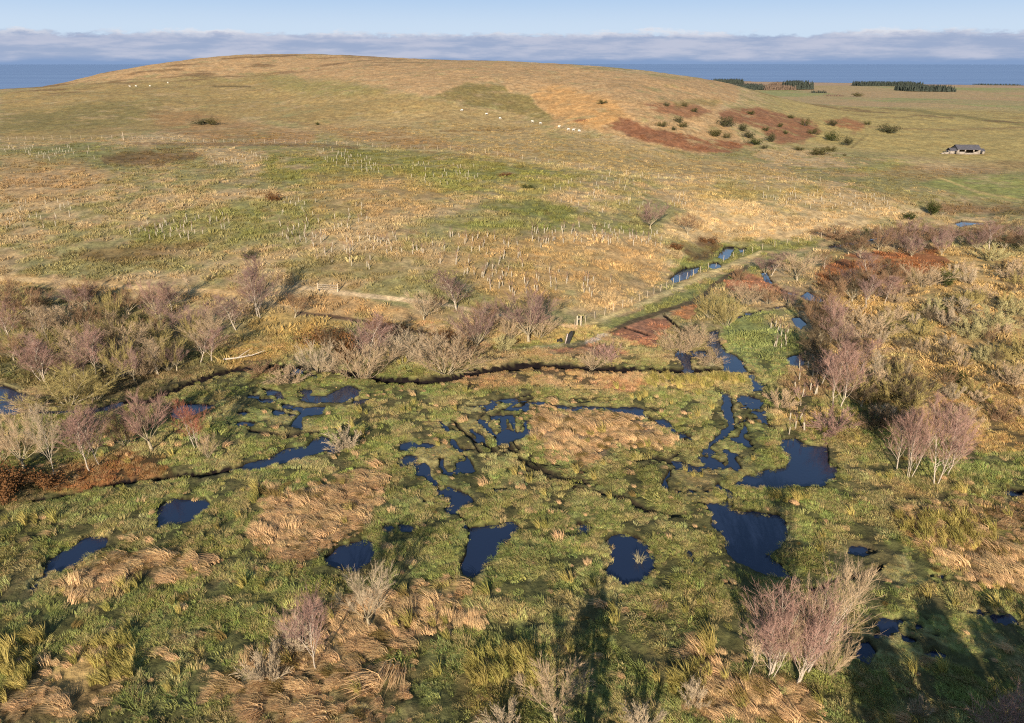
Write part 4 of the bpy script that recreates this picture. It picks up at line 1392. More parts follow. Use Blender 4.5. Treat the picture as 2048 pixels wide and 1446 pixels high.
TREES = [
    # px, py(base), height, width in photo pixels, kind, twig colour, label, lean
    # --- foreground
    (1533, 1342, 176, 92, 'clump', PINK, 'pink twigged birch at the outer left of the foreground birch group', -6),
    (1545, 1356, 120, 60, 'birch', TAN, 'slim short birch low in the foreground birch group', 3),
    (1587, 1360, 188, 84, 'clump', PINK, 'middle white stemmed birch of the foreground group', 1),
    (1615, 1346, 216, 112, 'birch', TAN, 'tallest greenish birch with long side boughs in the foreground group', 4),
    (1498, 1354, 80, 40, 'sapling', TAN, 'thin tan sapling at the foot of the foreground birches', 0),
    (1655, 1352, 90, 70, 'willow', TAN, 'low tan willow shoots right under the tallest foreground birch', 0),
    (632, 1339, 146, 96, 'birch', PINK, 'pink birch with a kinked white stem leaning over straw rushes', -7),
    (738, 1256, 106, 88, 'round', PALET, 'pale bare tree standing just below the half shaded pool', 0),
    (533, 1362, 62, 60, 'scrub', PALET, 'dead pale bush low in the straw beside the kinked birch', 0),
    (590, 1300, 60, 60, 'scrub', PALET, 'grey scrubby shoots left of the kinked birch stem', 0),
    (1111, 1444, 104, 116, 'round', TAN, 'bare tan tree with forked stem cut by the bottom edge', 0),
    (1009, 1462, 45, 60, 'scrub', PALET, 'top of a pale bush at the bottom edge beside the forked tree', 0),
    (1284, 1466, 46, 60, 'scrub', PALET, 'pale bush poking over the bottom edge near the middle', 0),
    (1837, 1432, 36, 36, 'scrub', PALET, 'small whitish bush alone in the dark shaded grass', 0),
    (1386, 1410, 42, 44, 'scrub', PALET, 'small pale bush among dark straw left of the foreground birches', 0),
    (1975, 1500, 105, 90, 'clump', PINK, 'pink birch top rising from the bottom right corner', 0),
    # --- right group by the pool
    (1793, 941, 112, 48, 'birch', PINK, 'left leaning birch of the trio right of the blue pool', -8),
    (1817, 955, 138, 64, 'clump', PINK, 'white stemmed centre birch of the trio right of the blue pool', 1),
    (1872, 968, 150, 80, 'clump', PINK, 'broad many stemmed birch outermost of the trio by the pool', 4),
    (1894, 952, 122, 58, 'birch', PINK, 'slender pink birch close behind the broad birch by the pool', 6),
    (1664, 866, 34, 84, 'scrub', PINK, 'fallen pinkish branches drooping over the blue pool edge', -35),
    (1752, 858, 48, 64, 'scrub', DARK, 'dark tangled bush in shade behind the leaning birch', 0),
    # --- right belt of birches beside the meadow
    (1666, 812, 118, 62, 'birch', PINK, 'tall pink birch nearest the pale reed shelf', 0),
    (1681, 815, 116, 66, 'birch', PINK, 'second tall pink birch touching its twin at the reed shelf', 5),
    (1602, 812, 34, 26, 'sapling', PINK, 'little pink sapling left of the twin birches', 0),
    (1644, 768, 60, 44, 'birch', PINK, 'short pink birch behind the twin birches', 0),
    (1720, 748, 70, 48, 'birch', PINK, 'pink birch right of the twin birches on the straw', 3),
    (1744, 770, 62, 30, 'birch', PALET, 'thin white birch leaning in the open straw', 4),
    (1660, 686, 84, 48, 'birch', PINK, 'reddish birch at the upper end of the meadow edge', 0),
    (1624, 662, 66, 52, 'round', BRN, 'brown bare tree between the small meadow ponds', 0),
    (1627, 718, 56, 62, 'round', DARK, 'dark bare tree overhanging the square meadow pond', 0),
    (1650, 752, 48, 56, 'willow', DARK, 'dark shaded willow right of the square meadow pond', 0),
    (1680, 702, 54, 66, 'round', PURP, 'purplish bush crowding the meadow edge birches', 0),
    (1727, 676, 60, 112, 'willow', TAN, 'very wide tan willow beside the meadow edge', 0),
    (1690, 650, 40, 60, 'willow', DARK, 'dark willow under the wide tan one', 0),
    (1560, 815, 36, 40, 'scrub', TAN, 'tan scrub at the left tip of the reed shelf', 0),
    # --- middle right around the rust bracken
    (1543, 552, 46, 40, 'birch', PURP, 'leaning white birch at the bend of the blue stream', 5),
    (1530, 545, 34, 40, 'round', PURP, 'purple bare bush left of the stream bend birch', 0),
    (1594, 562, 50, 64, 'round', TAN, 'tan round bush right of the stream bend birch', 0),
    (1648, 538, 30, 34, 'birch', BRN, 'small brown tree throwing a long shadow on rust bracken', 0),
    (1738, 567, 58, 42, 'birch', PURP, 'forked white birch at the dark edge of the bracken', 0),
    (1704, 606, 66, 76, 'round', DARK, 'large dark bare tree at the lower edge of the bracken', 0),
    (1732, 618, 62, 44, 'birch', PURP, 'birch in front of the large dark tree', 0),
    (1770, 607, 54, 42, 'birch', PINK, 'pink birch right of the large dark tree', 0),
    (1790, 605, 48, 38, 'birch', PINK, 'smaller pink birch close right of its neighbour', 0),
    (1775, 555, 36, 50, 'scrub', DARK, 'dark bush inside the rust bracken', 0),
    (1844, 576, 46, 78, 'willow', TAN, 'broad tan willow below the right end of the bracken', 0),
    # --- dark row along the top of the scrub
    (1674, 478, 26, 72, 'scrub', BRN, 'flat brown bush alone on the straw bank', 0),
    (1738, 474, 24, 30, 'thorn', LEAF, 'little dark green bush on the stream bank', 0),
    (1697, 510, 34, 40, 'round', DARK, 'black bare bush at the left end of the dark row', 0),
    (1722, 506, 40, 44, 'round', DARK, 'second black bush from the left end of the dark row', 0),
    (1757, 500, 40, 48, 'round', BRN, 'brown bush of the dark row above the rust bracken', 0),
    (1788, 496, 44, 48, 'round', BRN, 'taller brown bush left of the high reddish tree', 0),
    (1822, 488, 48, 66, 'round', PURP, 'high reddish tree topping the dark row', 0),
    (1850, 494, 36, 44, 'round', BRN, 'brown bush close right of the high reddish tree', 0),
    (1880, 494, 40, 52, 'round', PURP, 'dusky purple bush in the middle of the dark row', 0),
    (1921, 488, 36, 52, 'round', BRN, 'brown round bush under the long valley pond', 0),
    (1952, 500, 36, 46, 'round', PURP, 'dark purple bush left of the lone birch in the row', 0),
    (1977, 502, 52, 44, 'birch', PURP, 'purple lone birch standing in the dark row', 0),
    (2008, 500, 36, 48, 'round', BRN, 'brown bush right of the lone purple birch', 0),
    (2040, 496, 40, 50, 'round', PURP, 'purple bush ending the dark row at the frame edge', 0),
    (1884, 432, 22, 36, 'round', BRN, 'small brown bush on the bank before the long pond', 0),
    (1862, 430, 26, 30, 'thorn', LEAF, 'dark green bush on the straw bank before the shed', 0),
    (1818, 440, 18, 24, 'thorn', LEAF, 'tiny dark bush at the foot of the straw bank', 0),
    # --- trees around the stream islands
    (1362, 700, 46, 60, 'willow', TAN, 'rounded tan willow left of the dark stream', 0),
    (1392, 694, 42, 56, 'willow', TAN, 'rounded tan willow close above the dark stream', 0),
    (1421, 638, 60, 52, 'willow', OLIV, 'upright olive willow beside the muddy track bend', 0),
    (1452, 653, 62, 50, 'willow', OLIV, 'olive willow just right of the track bend willow', 0),
    (1490, 612, 46, 48, 'willow', TAN, 'tan willow on the small rust island', 0),
    (1536, 609, 40, 38, 'willow', BRN, 'brown willow on the top rim of the meadow', 0),
    (1576, 614, 36, 38, 'round', PURP, 'purple bush at the meadow rim by the stream', 0),
    (1477, 560, 22, 30, 'scrub', BRN, 'low brown shrub on the rust bed', 0),
    (1421, 732, 32, 44, 'willow', TAN, 'small tan willow where the ditch meets the stream', 0),
    (1185, 732, 42, 40, 'willow', TAN, 'thin tan willow standing on the ditch bank', 0),
    (1214, 728, 36, 46, 'willow', PINK, 'reddish thin willow behind the ditch bank willow', 0),
    # --- centre clump
    (1057, 683, 96, 106, 'round', PURP, 'largest purple tree of the central clump', 0),
    (1020, 680, 60, 60, 'willow', TAN, 'tan willow under the largest purple tree', 0),
    (1078, 676, 52, 50, 'willow', TAN, 'pale willow right under the purple tree', 0),
    (954, 694, 78, 92, 'round', PURP, 'round dusky tree left of the largest purple tree', 0),
    (975, 668, 54, 60, 'round', BRN, 'brown tree behind the round dusky tree', 0),
    (1008, 701, 30, 34, 'scrub', YEL, 'small yellowish bush at the foot of the central clump', 0),
    (893, 747, 74, 112, 'willow', TAN, 'broad tan willow on the ditch under the central clump', 0),
    (925, 728, 50, 56, 'willow', BRN, 'brown willow touching the broad tan one', 0),
    (808, 726, 64, 80, 'willow', PALET, 'pale grey willow between the tan willows', 0),
    (852, 728, 44, 46, 'willow', PALET, 'small pale willow right of the pale grey one', 0),
    (727, 753, 78, 86, 'willow', TAN, 'dense tan willow in front of the red birch', 0),
    (735, 735, 92, 62, 'birch', PINK, 'red twigged birch rising behind a dense willow', 0),
    (758, 712, 66, 54, 'round', PURP, 'purple bush right behind the red twigged birch', 0),
    (636, 741, 70, 68, 'willow', PALET, 'pale fan shaped willow at the left end of the ditch row', 0),
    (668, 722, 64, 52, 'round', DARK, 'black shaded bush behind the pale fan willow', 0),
    (694, 722, 58, 46, 'thorn', HTH, 'dark brown leafy bush beside the black shaded bush', 0),
    (650, 690, 36, 64, 'thorn', HTH, 'low brown heather mound above the ditch row', 0),
    (790, 668, 22, 44, 'thorn', HTH, 'brown heather clump on the dark path', 0),
    (892, 682, 22, 36, 'thorn', HTH, 'small heather clump at the end of the dark path', 0),
    (750, 664, 20, 40, 'thorn', HTH, 'reddish heather clump behind the red birch', 0),
    (913, 621, 70, 62, 'birch', PURP, 'purple birch alone on the straw slope', 0),
    (848, 640, 52, 62, 'round', TAN, 'tan round tree left of the lone purple birch', 0),
    (876, 626, 32, 34, 'round', BRN, 'brown bush between tan tree and purple birch', 0),
    (1300, 458, 50, 56, 'round', PURP, 'faint purple tree on the sapling slope near the bank', 0),
    (1375, 470, 40, 40, 'round', BRN, 'faint brown tree near the valley head', 0),
    (693, 895, 44, 58, 'scrub', PALET, 'dead white bush leaning at the tip of the long pool', -25),
    (578, 768, 32, 52, 'scrub', TAN, 'tan low bush above the broken pools', 0),
    (525, 748, 24, 50, 'scrub', BRN, 'brown low bush on the left ditch', 0),
    # --- left belt
    (521, 636, 106, 66, 'clump', PURP, 'tall many stemmed birch above the straw shelf', 0),
    (472, 660, 68, 62, 'birch', PURP, 'purple birch left of the tall many stemmed birch', 0),
    (498, 610, 44, 46, 'round', BRN, 'brown bush behind the tall many stemmed birch', 0),
    (590, 636, 44, 40, 'round', BRN, 'brown leaning bush at the start of the dark path', 14),
    (378, 588, 40, 24, 'sapling', TAN, 'thin pale sapling above the left birch belt', 0),
    (312, 628, 64, 62, 'round', PINK, 'reddish bare tree topping the left belt', 0),
    (344, 624, 52, 42, 'birch', PINK, 'thin birch right of the reddish topping tree', 0),
    (258, 630, 46, 58, 'round', BRN, 'brown bush left of the reddish topping tree', 0),
    (172, 622, 48, 72, 'round', PURP, 'dusky bush in the upper left belt', 0),
    (142, 618, 62, 34, 'birch', TAN, 'slim grey birch in the upper left belt', 0),
    (66, 642, 62, 84, 'round', BRN, 'large brown round bush at the upper left edge', 0),
    (16, 640, 50, 60, 'round', BRN, 'brown bush cut by the left frame edge high up', 0),
    (18, 692, 92, 66, 'birch', PINK, 'pink birch standing at the left frame edge', 0),
    (98, 686, 74, 44, 'birch', TAN, 'thin tan birch between brown bushes on the left', 0),
    (172, 660, 52, 70, 'round', BRN, 'brown bush mass in the centre of the left belt', 0),
    (120, 662, 48, 60, 'willow', TAN, 'tan willow left of the brown bush mass', 0),
    (225, 664, 44, 52, 'willow', TAN, 'tan willow right of the brown bush mass', 0),
    (91, 762, 92, 62, 'clump', PINK, 'spreading forked birch lowest on the left belt edge', -3),
    (168, 754, 82, 62, 'birch', TAN, 'tan crowned birch in the left belt front row', -4),
    (195, 760, 92, 56, 'birch', PINK, 'white stemmed birch close right of the tan crowned one', -4),
    (245, 754, 76, 58, 'willow', OLIV, 'olive fan willow in the left belt front row', 0),
    (266, 704, 60, 74, 'willow', TAN, 'tan willow behind the olive fan willow', 0),
    (318, 750, 74, 40, 'birch', TAN, 'crooked tan birch beside a wide olive willow', -3),
    (338, 742, 72, 58, 'willow', OLIV, 'wide olive willow right of the crooked birch', 0),
    (291, 752, 34, 34, 'scrub', TAN, 'small tan bush between olive willows', 0),
    (400, 727, 76, 60, 'birch', TAN, 'tan pink birch at the right end of the left belt', 0),
    (424, 724, 66, 48, 'birch', PINK, 'slim pink birch outermost right of the left belt', 4),
    (60, 700, 40, 60, 'willow', TAN, 'tan bush behind the spreading forked birch', 0),
    (136, 810, 62, 142, 'willow', OLIV, 'very broad olive willow beside the left creek', 0),
    (192, 800, 54, 84, 'willow', OLIV, 'olive willow at the right of the very broad one', 0),
    (60, 822, 34, 50, 'scrub', TAN, 'tan scrub at the end of the left pond', 0),
    (48, 936, 102, 92, 'round', TAN, 'large bare tan tree at the lower left edge', 0),
    (4, 924, 64, 60, 'willow', TAN, 'tan bush cut by the lower left frame edge', 0),
    (107, 950, 120, 56, 'birch', PALET, 'white trunked birch right of the large bare tan tree', 0),
    (179, 944, 104, 66, 'birch', PINK, 'bent white birch above the rust bracken', -8),
    (199, 930, 118, 76, 'birch', PINK, 'reddish birch right of the bent white birch', -2),
    (304, 901, 104, 92, 'round', PINK, 'reddish bare tree with a thick pale bole', 0),
    (252, 890, 60, 56, 'willow', BRN, 'brown bush left of the thick boled tree', 0),
    (394, 898, 88, 48, 'clump', RED, 'bright red twigged birch in front of the pool', -4),
    (416, 916, 50, 34, 'willow', TAN, 'small tan bush right of the bright red birch', 0),
    (28, 972, 44, 84, 'thorn', HTH, 'dark bramble thicket in the lower left corner of the belt', 0),
    (96, 978, 32, 64, 'thorn', HTH, 'brown bramble thicket under the white trunked birch', 0),
    (6, 1002, 40, 60, 'thorn', HTH, 'dark bramble thicket cut by the left frame edge', 0),
    # --- open scrub on the right
    (1912, 628, 32, 64, 'scrub', PALET, 'pale spreading willow in the middle of the right scrub', 0),
    (2031, 560, 38, 66, 'scrub', TAN, 'tan willow high at the right frame edge', 0),
    (1979, 522, 34, 54, 'scrub', YEL, 'yellowish willow just below the lone purple birch', 0),
    (1941, 676, 44, 66, 'scrub', YEL, 'yellow green willow left of a larger twin in the scrub', 0),
    (1984, 660, 50, 76, 'scrub', YEL, 'largest yellow green willow of the right scrub', 0),
    (2032, 632, 38, 50, 'scrub', YEL, 'yellow green willow at the right edge of the scrub', 0),
    (1863, 630, 34, 44, 'scrub', YEL, 'upright yellowish willow left of the pale spreading one', 0),
    (1792, 640, 28, 40, 'scrub', TAN, 'small tan willow right of the meadow birches', 0),
    (1894, 652, 30, 44, 'scrub', PALET, 'small pale willow under the pale spreading one', 0),
    (1735, 786, 46, 76, 'scrub', TAN, 'tan willow near the thin white leaning birch', 0),
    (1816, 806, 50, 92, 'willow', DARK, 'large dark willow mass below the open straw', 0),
    (1778, 800, 40, 60, 'scrub', OLIV, 'olive bush left of the large dark willow mass', 0),
    (1904, 764, 26, 40, 'thorn', LEAF, 'small dark green bush in the open straw', 0),
    (1943, 790, 30, 44, 'scrub', OLIV, 'small olive bush right below the dark green one', 0),
    (1878, 728, 18, 34, 'scrub', DARK, 'small black bush on the open straw', 0),
    (1772, 664, 22, 24, 'thorn', LEAF, 'tiny dark green bush by the green scrub patch', 0),
    (2040, 720, 50, 70, 'scrub', OLIV, 'olive bush half cut by the right frame edge', 0),
    (2020, 770, 44, 60, 'scrub', TAN, 'tan bush low at the right frame edge', 0),
    (1990, 718, 30, 50, 'scrub', OLIV, 'olive bush under the largest yellow green willow', 0),
    (1960, 596, 26, 50, 'scrub', TAN, 'tan low bush right of the pale spreading willow', 0),
    (1905, 560, 24, 46, 'scrub', OLIV, 'olive low bush right of the broad tan willow', 0),
    (1840, 670, 30, 50, 'scrub', OLIV, 'olive low bush by the green patch in the scrub', 0),
    (2000, 842, 40, 50, 'scrub', BRN, 'brown bush above the straw bank at the right', 0),
    (1930, 845, 34, 56, 'scrub', TAN, 'tan bush above the broad pool birch', 0),
    (1812, 590, 24, 40, 'scrub', DARK, 'dark low bush right of the smaller pink birch', 0),
    (1930, 545, 22, 40, 'scrub', TAN, 'tan low bush under the dark row', 0),
]
HILL_BUSHES = [  # dark thorns on the bracken flank: x, y, width, height
    (1204, 208, 16, 10, 'upper left thorn by the heath hollow'), (1334, 212, 12, 8, 'small thorn in the upper bracken patch'), (1369, 213, 12, 8, 'small thorn at the upper edge of the bracken'),
    (1389, 224, 11, 9, 'greyish thorn below the upper bracken patch'), (1324, 254, 20, 12, 'wide thorn at the left bracken tongue'), (1355, 245, 18, 13, 'twin headed thorn between the bracken patches'),
    (1366, 255, 20, 12, 'spreading thorn between the bracken patches'), (1346, 260, 12, 8, 'low thorn on the lip of the long bracken bed'), (1454, 254, 34, 22, 'largest thorn at the bracken centre'),
    (1432, 272, 34, 13, 'wide low thorn left of the bracken centre'), (1484, 262, 22, 15, 'thorn close right of the largest thorn'), (1496, 276, 22, 17, 'rounded thorn below the bracken centre'),
    (1453, 276, 16, 11, 'small thorn on the long bracken bed'), (1509, 290, 24, 16, 'thorn at the lower right bracken corner'), (1530, 262, 12, 9, 'single thorn inside the rust bracken'),
    (1544, 284, 24, 18, 'tall thorn under the rust bracken'), (1529, 298, 14, 8, 'low thorn under the tall one'), (1560, 255, 10, 9, 'tiny thorn inside the right bracken'),
    (1609, 252, 16, 16, 'upright thorn at the right bracken edge'), (1627, 268, 20, 12, 'low thorn right of the bracken'), (1664, 252, 18, 14, 'thorn above the twin thorns'),
    (1662, 281, 24, 20, 'left one of the two tall thorns'), (1694, 291, 20, 20, 'right one of the two tall thorns'), (1597, 301, 18, 9, 'small thorn on grass under the bracken'),
    (1636, 309, 36, 15, 'wide dome thorn near the valley grass'), (1660, 302, 22, 10, 'low thorn touching the wide dome'), (1781, 266, 40, 18, 'lone broad dome thorn on open grass'),
    (1734, 250, 12, 8, 'tiny thorn left above the lone dome'), (1500, 229, 14, 8, 'thorn on the top rim of the rust bracken'), (1581, 236, 12, 7, 'small thorn on the right bracken rim'),
    (1714, 193, 18, 8, 'distant bush in the green valley fold'), (1572, 268, 10, 8, 'small thorn among bracken near the tall thorn'), (636, 250, 9, 6, 'single dark bush on the open left hill'),
    (1690, 312, 8, 5, 'speck of bush beyond the wide dome'), (404, 249, 26, 12, 'dark gorse hollow on the brow'), (424, 250, 20, 15, 'greyer gorse beside the brow hollow'),
    (550, 402, 30, 20, 'dark brown bush ringed with straw on the slope'), (500, 516, 26, 18, 'dark bush low on the planted slope'), (1350, 500, 30, 16, 'dark heather by the valley head ponds'),
    (1416, 487, 34, 14, 'dark heather bank over the upper ponds'), (1010, 352, 26, 8, 'brown heather strip on the planted slope'), (1056, 378, 24, 10, 'dark green rushes by the slope hollow'),
]
for r in TREES:
    tree_at(r[0], r[1], r[2], r[3], r[4], r[5], r[6], 'bare birches and willows of the wet valley', r[7])
for bx_, by_, w_, h_, lb in HILL_BUSHES:
    dull = {0: LEAF, 1: P(84, 78, 48), 2: P(74, 72, 50)}[int(bx_) % 3]
    if 'brown' in lb or 'heather' in lb:
        dull = HTH
    tree_at(bx_, by_, h_, w_, 'thorn', dull, lb, 'dark thorn bushes on the slopes', sink=0.1)
# thickets whose members nothing tells apart
THICKET = [
    ([(0, 606), (220, 604), (430, 652), (440, 715), (270, 775), (20, 765)], 34, [('round', BRN, 'brown bare tree'), ('willow', TAN, 'tan willow'), ('round', PURP, 'dusky purple tree'), ('willow', OLIV, 'olive willow'), ('round', DARK, 'dark bare tree')], (38, 64), (40, 66), 'in the thicket of the left belt'),
    ([(1830, 560), (2060, 540), (2060, 860), (1960, 850), (1760, 735), (1750, 640)], 40, [('scrub', YEL, 'yellow green scrub willow'), ('scrub', OLIV, 'olive scrub willow'), ('scrub', TAN, 'tan scrub willow'), ('round', DARK, 'dark scrub bush'), ('thorn', LEAF, 'dark green scrub bush'), ('scrub', PALET, 'pale scrub willow'), ('round', BRN, 'brown scrub bush')], (20, 36), (24, 44), 'scattered over the open straw on the right'),
    ([(1690, 496), (1800, 480), (2060, 482), (2060, 515), (1900, 520), (1700, 520)], 12, [('round', DARK, 'black bare bush'), ('round', BRN, 'brown bare bush'), ('round', PURP, 'purplish bare bush')], (28, 44), (40, 58), 'filling the dark row along the stream'),
    ([(1640, 585), (1720, 580), (1800, 600), (1700, 640), (1640, 740), (1625, 660)], 9, [('round', DARK, 'dark bare tree'), ('round', BRN, 'brown bare tree'), ('birch', PURP, 'purplish birch')], (44, 66), (42, 60), 'crowding the meadow edge'),
    ([(1700, 690), (1780, 740), (1880, 830), (1800, 880), (1720, 830), (1680, 760)], 12, [('scrub', OLIV, 'olive bush'), ('round', DARK, 'dark bush'), ('scrub', TAN, 'tan bush')], (30, 48), (40, 66), 'in the dim strip behind the twin birches'),
]
rt = np.random.default_rng(5)
for pts, n, kinds, hr, wr, where in THICKET:
    lo_, hi_ = np.min(pts, 0), np.max(pts, 0)
    k = 0
    got = []
    while k < n:
        q = rt.uniform(lo_, hi_)
        if poly_sd(np.array([q[0]]), np.array([q[1]]), pts)[0] < 0 or any(abs(q[0] - u[0]) < 22 and abs(q[1] - u[1]) < 9 for u in got):
            continue
        got.append(q)
        kd, cl, nm = kinds[rt.integers(len(kinds))]
        s = rt.uniform(0, 1)
        tree_at(q[0], q[1], hr[0] + s * (hr[1] - hr[0]), wr[0] + rt.uniform(0, 1) * (wr[1] - wr[0]), kd, np.asarray(cl) * rt.uniform(0.8, 1.15), nm + ' ' + where, nm + ' ' + where, rt.normal(0, 2.5), var=int(rt.integers(0, 4)))
        k += 1
# pines standing just below the frame, their shade falls across the lower right corner


def pine_at(x, y, h, label):
    g = np.random.default_rng(int(x * 10 + 500))
    tr = Tubes()
    tr.tube([(0, 0, -0.2), (0.1, 0, h * 0.5), (0, 0.1, h * 0.98)], [0.2, 0.13, 0.03], 7)
    V, T = [], []
    for i in range(800 if x < 5 else 3200):
        s = g.random() ** 0.7
        zc = h * (0.97 - 0.85 * s)
        r = (0.06 + (0.20 if x < 5 else 0.30) * s) * h * g.uniform(0.15, 1.0)
        a = g.uniform(0, 6.283)
        p = np.array([r * math.cos(a), r * math.sin(a), zc - 0.15 * r])
        u = unit(np.array([math.cos(a), math.sin(a), g.uniform(-0.4, 0.2)])) * g.uniform(0.25, 0.5)
        w = unit(np.cross(u, g.normal(0, 1, 3))) * 0.14
        k = len(V)
        V += [p - w, p + w, p + u]
        T.append((k, k + 1, k + 2))
    o = link('pine_tree', None, label=label, category='pine', group='pines below the frame')
    o.location = (x, y, 0)
    link('trunk', tr.mesh('trunk'), m_dbark, o)
    c = link('crown', mesh_np('crown', np.array(V), tris=T), m_leaf, o)
    c.color = (0.035, 0.05, 0.022, 1)


for i, (x_, y_, h_) in enumerate([(17.5, 15.5, 9.0), (21.5, 12.5, 10.5), (26.0, 15.0, 9.6), (30.5, 18.5, 9.2), (35.0, 20.5, 9.5), (19.6, 19.0, 8.2), (24.0, 20.5, 8.6), (28.6, 22.0, 8.0), (2.7, 25.0, 8.0)]):
    pine_at(x_, y_, h_, ('lone pine standing just under the middle of the bottom edge' if i == 8 else 'dark pine of the row shading the lower right corner'))


# ------------------------------------------------------------------ saplings in pale guards on the slope
m_guard = simple_mat('pale plastic tree guard', (0.31, 0.265, 0.19), 0.6, 0.2, 5.0)
m_wood = simple_mat('weathered wood', (0.30, 0.24, 0.17), 0.9, 0.35, 8.0)
m_white = simple_mat('wool', (0.5, 0.46, 0.39), 0.95, 0.12, 4.0)
m_black = simple_mat('blackened timber', (0.018, 0.017, 0.016), 0.8, 0.4, 5.0)
m_grey = simple_mat('pale timber face', (0.30, 0.24, 0.20), 0.9, 0.35, 6.0)  # paler tone for the left side of the slab
GUARDS = [  # outline, how many, label
    ([(4, 296), (60, 288), (190, 296), (190, 318), (100, 322), (8, 312)], 30, 'pale tree guard in the green strip at the top left of the slope'),
    ([(420, 316), (530, 305), (535, 322), (430, 332)], 16, 'pale tree guard on the bright green ledge under the brow'),
    ([(618, 298), (700, 304), (790, 342), (740, 350), (640, 322)], 40, 'pale tree guard in the diagonal drift under the right brow'),
    ([(790, 325), (950, 330), (960, 360), (860, 376), (790, 352)], 26, 'pale tree guard on the green drift above the dark hollow'),
    ([(300, 440), (440, 420), (470, 455), (380, 482), (245, 478)], 34, 'pale tree guard in the green band above the brown banks'),
    ([(560, 400), (720, 400), (740, 440), (600, 500), (560, 470)], 34, 'pale tree guard on the straw left of the slope centre'),
    ([(600, 470), (830, 470), (850, 520), (700, 545), (600, 520)], 38, 'pale tree guard in the rows above the lone purple birch'),
    ([(850, 470), (1110, 480), (1130, 560), (1060, 600), (960, 580), (870, 530)], 56, 'pale tree guard in the rows over the central clump'),
    ([(1060, 462), (1200, 452), (1330, 470), (1320, 496), (1200, 490), (1070, 488)], 56, 'pale tree guard in the crowded band near the valley head'),
    ([(1080, 350), (1280, 352), (1310, 420), (1180, 430), (1090, 390)], 34, 'pale tree guard on the upper middle slope'),
    ([(1340, 392), (1370, 388), (1372, 412), (1344, 414)], 9, 'pale tree guard in the small knot on the straw bank'),
    ([(1500, 376), (1660, 384), (1780, 396), (1780, 424), (1620, 420), (1500, 398)], 44, 'pale tree guard along the straw bank below the track'),
    ([(6, 405), (150, 400), (150, 455), (10, 462)], 20, 'pale tree guard on the left straw slope'),
    ([(1540, 655), (1575, 655), (1575, 695), (1545, 700)], 9, 'pale tree guard in the green meadow'),
    ([(1575, 735), (1640, 728), (1640, 800), (1590, 800)], 9, 'pale tree guard right of the square meadow pond'),
    ([(1558, 840), (1622, 845), (1622, 872), (1570, 868)], 5, 'pale tree guard on the pale reed shelf'),
    ([(1080, 590), (1130, 560), (1230, 560), (1180, 600)], 9, 'pale tree guard low on the slope by the fence'),
]
rg = np.random.default_rng(99)
gp = []
for pts, n, lb in GUARDS:
    a = np.array(pts, float)
    k = 0
    n = int(n * 1.35)
    while k < n:
        q = rg.uniform(a.min(0), a.max(0), (1, 2))
        if poly_sd(q[:, 0], q[:, 1], pts)[0] > 0 and all((q[0, 0] - u[0]) ** 2 / 16 + (q[0, 1] - u[1]) ** 2 / 4 > 1 for u in gp[-60:]):
            gp.append((q[0, 0], q[0, 1], lb))
            k += 1
gx_, gy_, gdep = ray_hit([g[0] for g in gp], [g[1] for g in gp])
gz_ = land(gx_, gy_)
order = np.argsort(gdep)


def guard_mesh(seed):
    """a bright tube on a stake with a few thin shoots out of its top"""
    g = np.random.default_rng(seed)
    tb, tw = Tubes(), Tubes()
    lx, ly = g.normal(0, 0.05, 2)
    tb.tube([(0, 0, -0.05), (lx * 0.5, ly * 0.5, 0.4), (lx, ly, 0.82)], [0.055, 0.055, 0.058], 8)
    st = Tubes()
    st.tube([(0.07, 0.02, -0.1), (0.07 + lx, 0.02 + ly, 0.85)], [0.018, 0.022], 4)
    for i in range(3):
        pts, e = shoot(np.array([lx, ly, 0.75]), unit(np.array([g.normal(0, 0.15), g.normal(0, 0.15), 1])), g.uniform(0.5, 1.1), 4, g, 0, 0.1)
        tw.tube(pts, [0.012, 0.010, 0.008, 0.006, 0.003], 3)
        spray(tw, pts, e, 0.35, g, 9, 0.006, 0.7, 0.1)
    return tb.mesh('tube'), st.mesh('stake'), tw.mesh('shoots', False)


GM = [guard_mesh(200 + i) for i in range(4)]
for tb, st, tw in GM:
    tb.materials.append(m_guard); st.materials.append(m_wood); tw.materials.append(m_twig)
rest = []
for r, i in enumerate(order):
    tb, st, tw = GM[int(i) % 4]
    loc = Vector((float(gx_[i]), float(gy_[i]), float(gz_[i])))
    s = rg.uniform(0.85, 1.15)
    if r < 290:
        o = link('tree_guard', tb, label=gp[i][2], category='tree guard', group='tree guards: ' + gp[i][2][len('pale tree guard '):])
        o.location = loc
        o.rotation_euler = (rg.normal(0, 0.06), rg.normal(0, 0.06), rg.uniform(0, 6.28))
        o.scale = (s, s, s * rg.uniform(0.9, 1.2))
        link('stake', st, None, o)
        c = link('shoots', tw, None, o)
        c.color = (*np.clip(PURP * KB, 0, 1), 1)
    else:
        rest.append((loc, s))
tb = Tubes()
for loc, s in rest:
    lx, ly = rg.normal(0, 0.06, 2)
    tb.tube([np.array(loc) + (0, 0, -0.05), np.array(loc) + (lx, ly, 0.82 * s)], [0.055, 0.055], 6)
if rest:
    link('far_tree_guards', tb.mesh('far_tree_guards'), m_guard, kind='stuff', label='farthest pale tree guards scattered over the slope')

# ------------------------------------------------------------------ fences


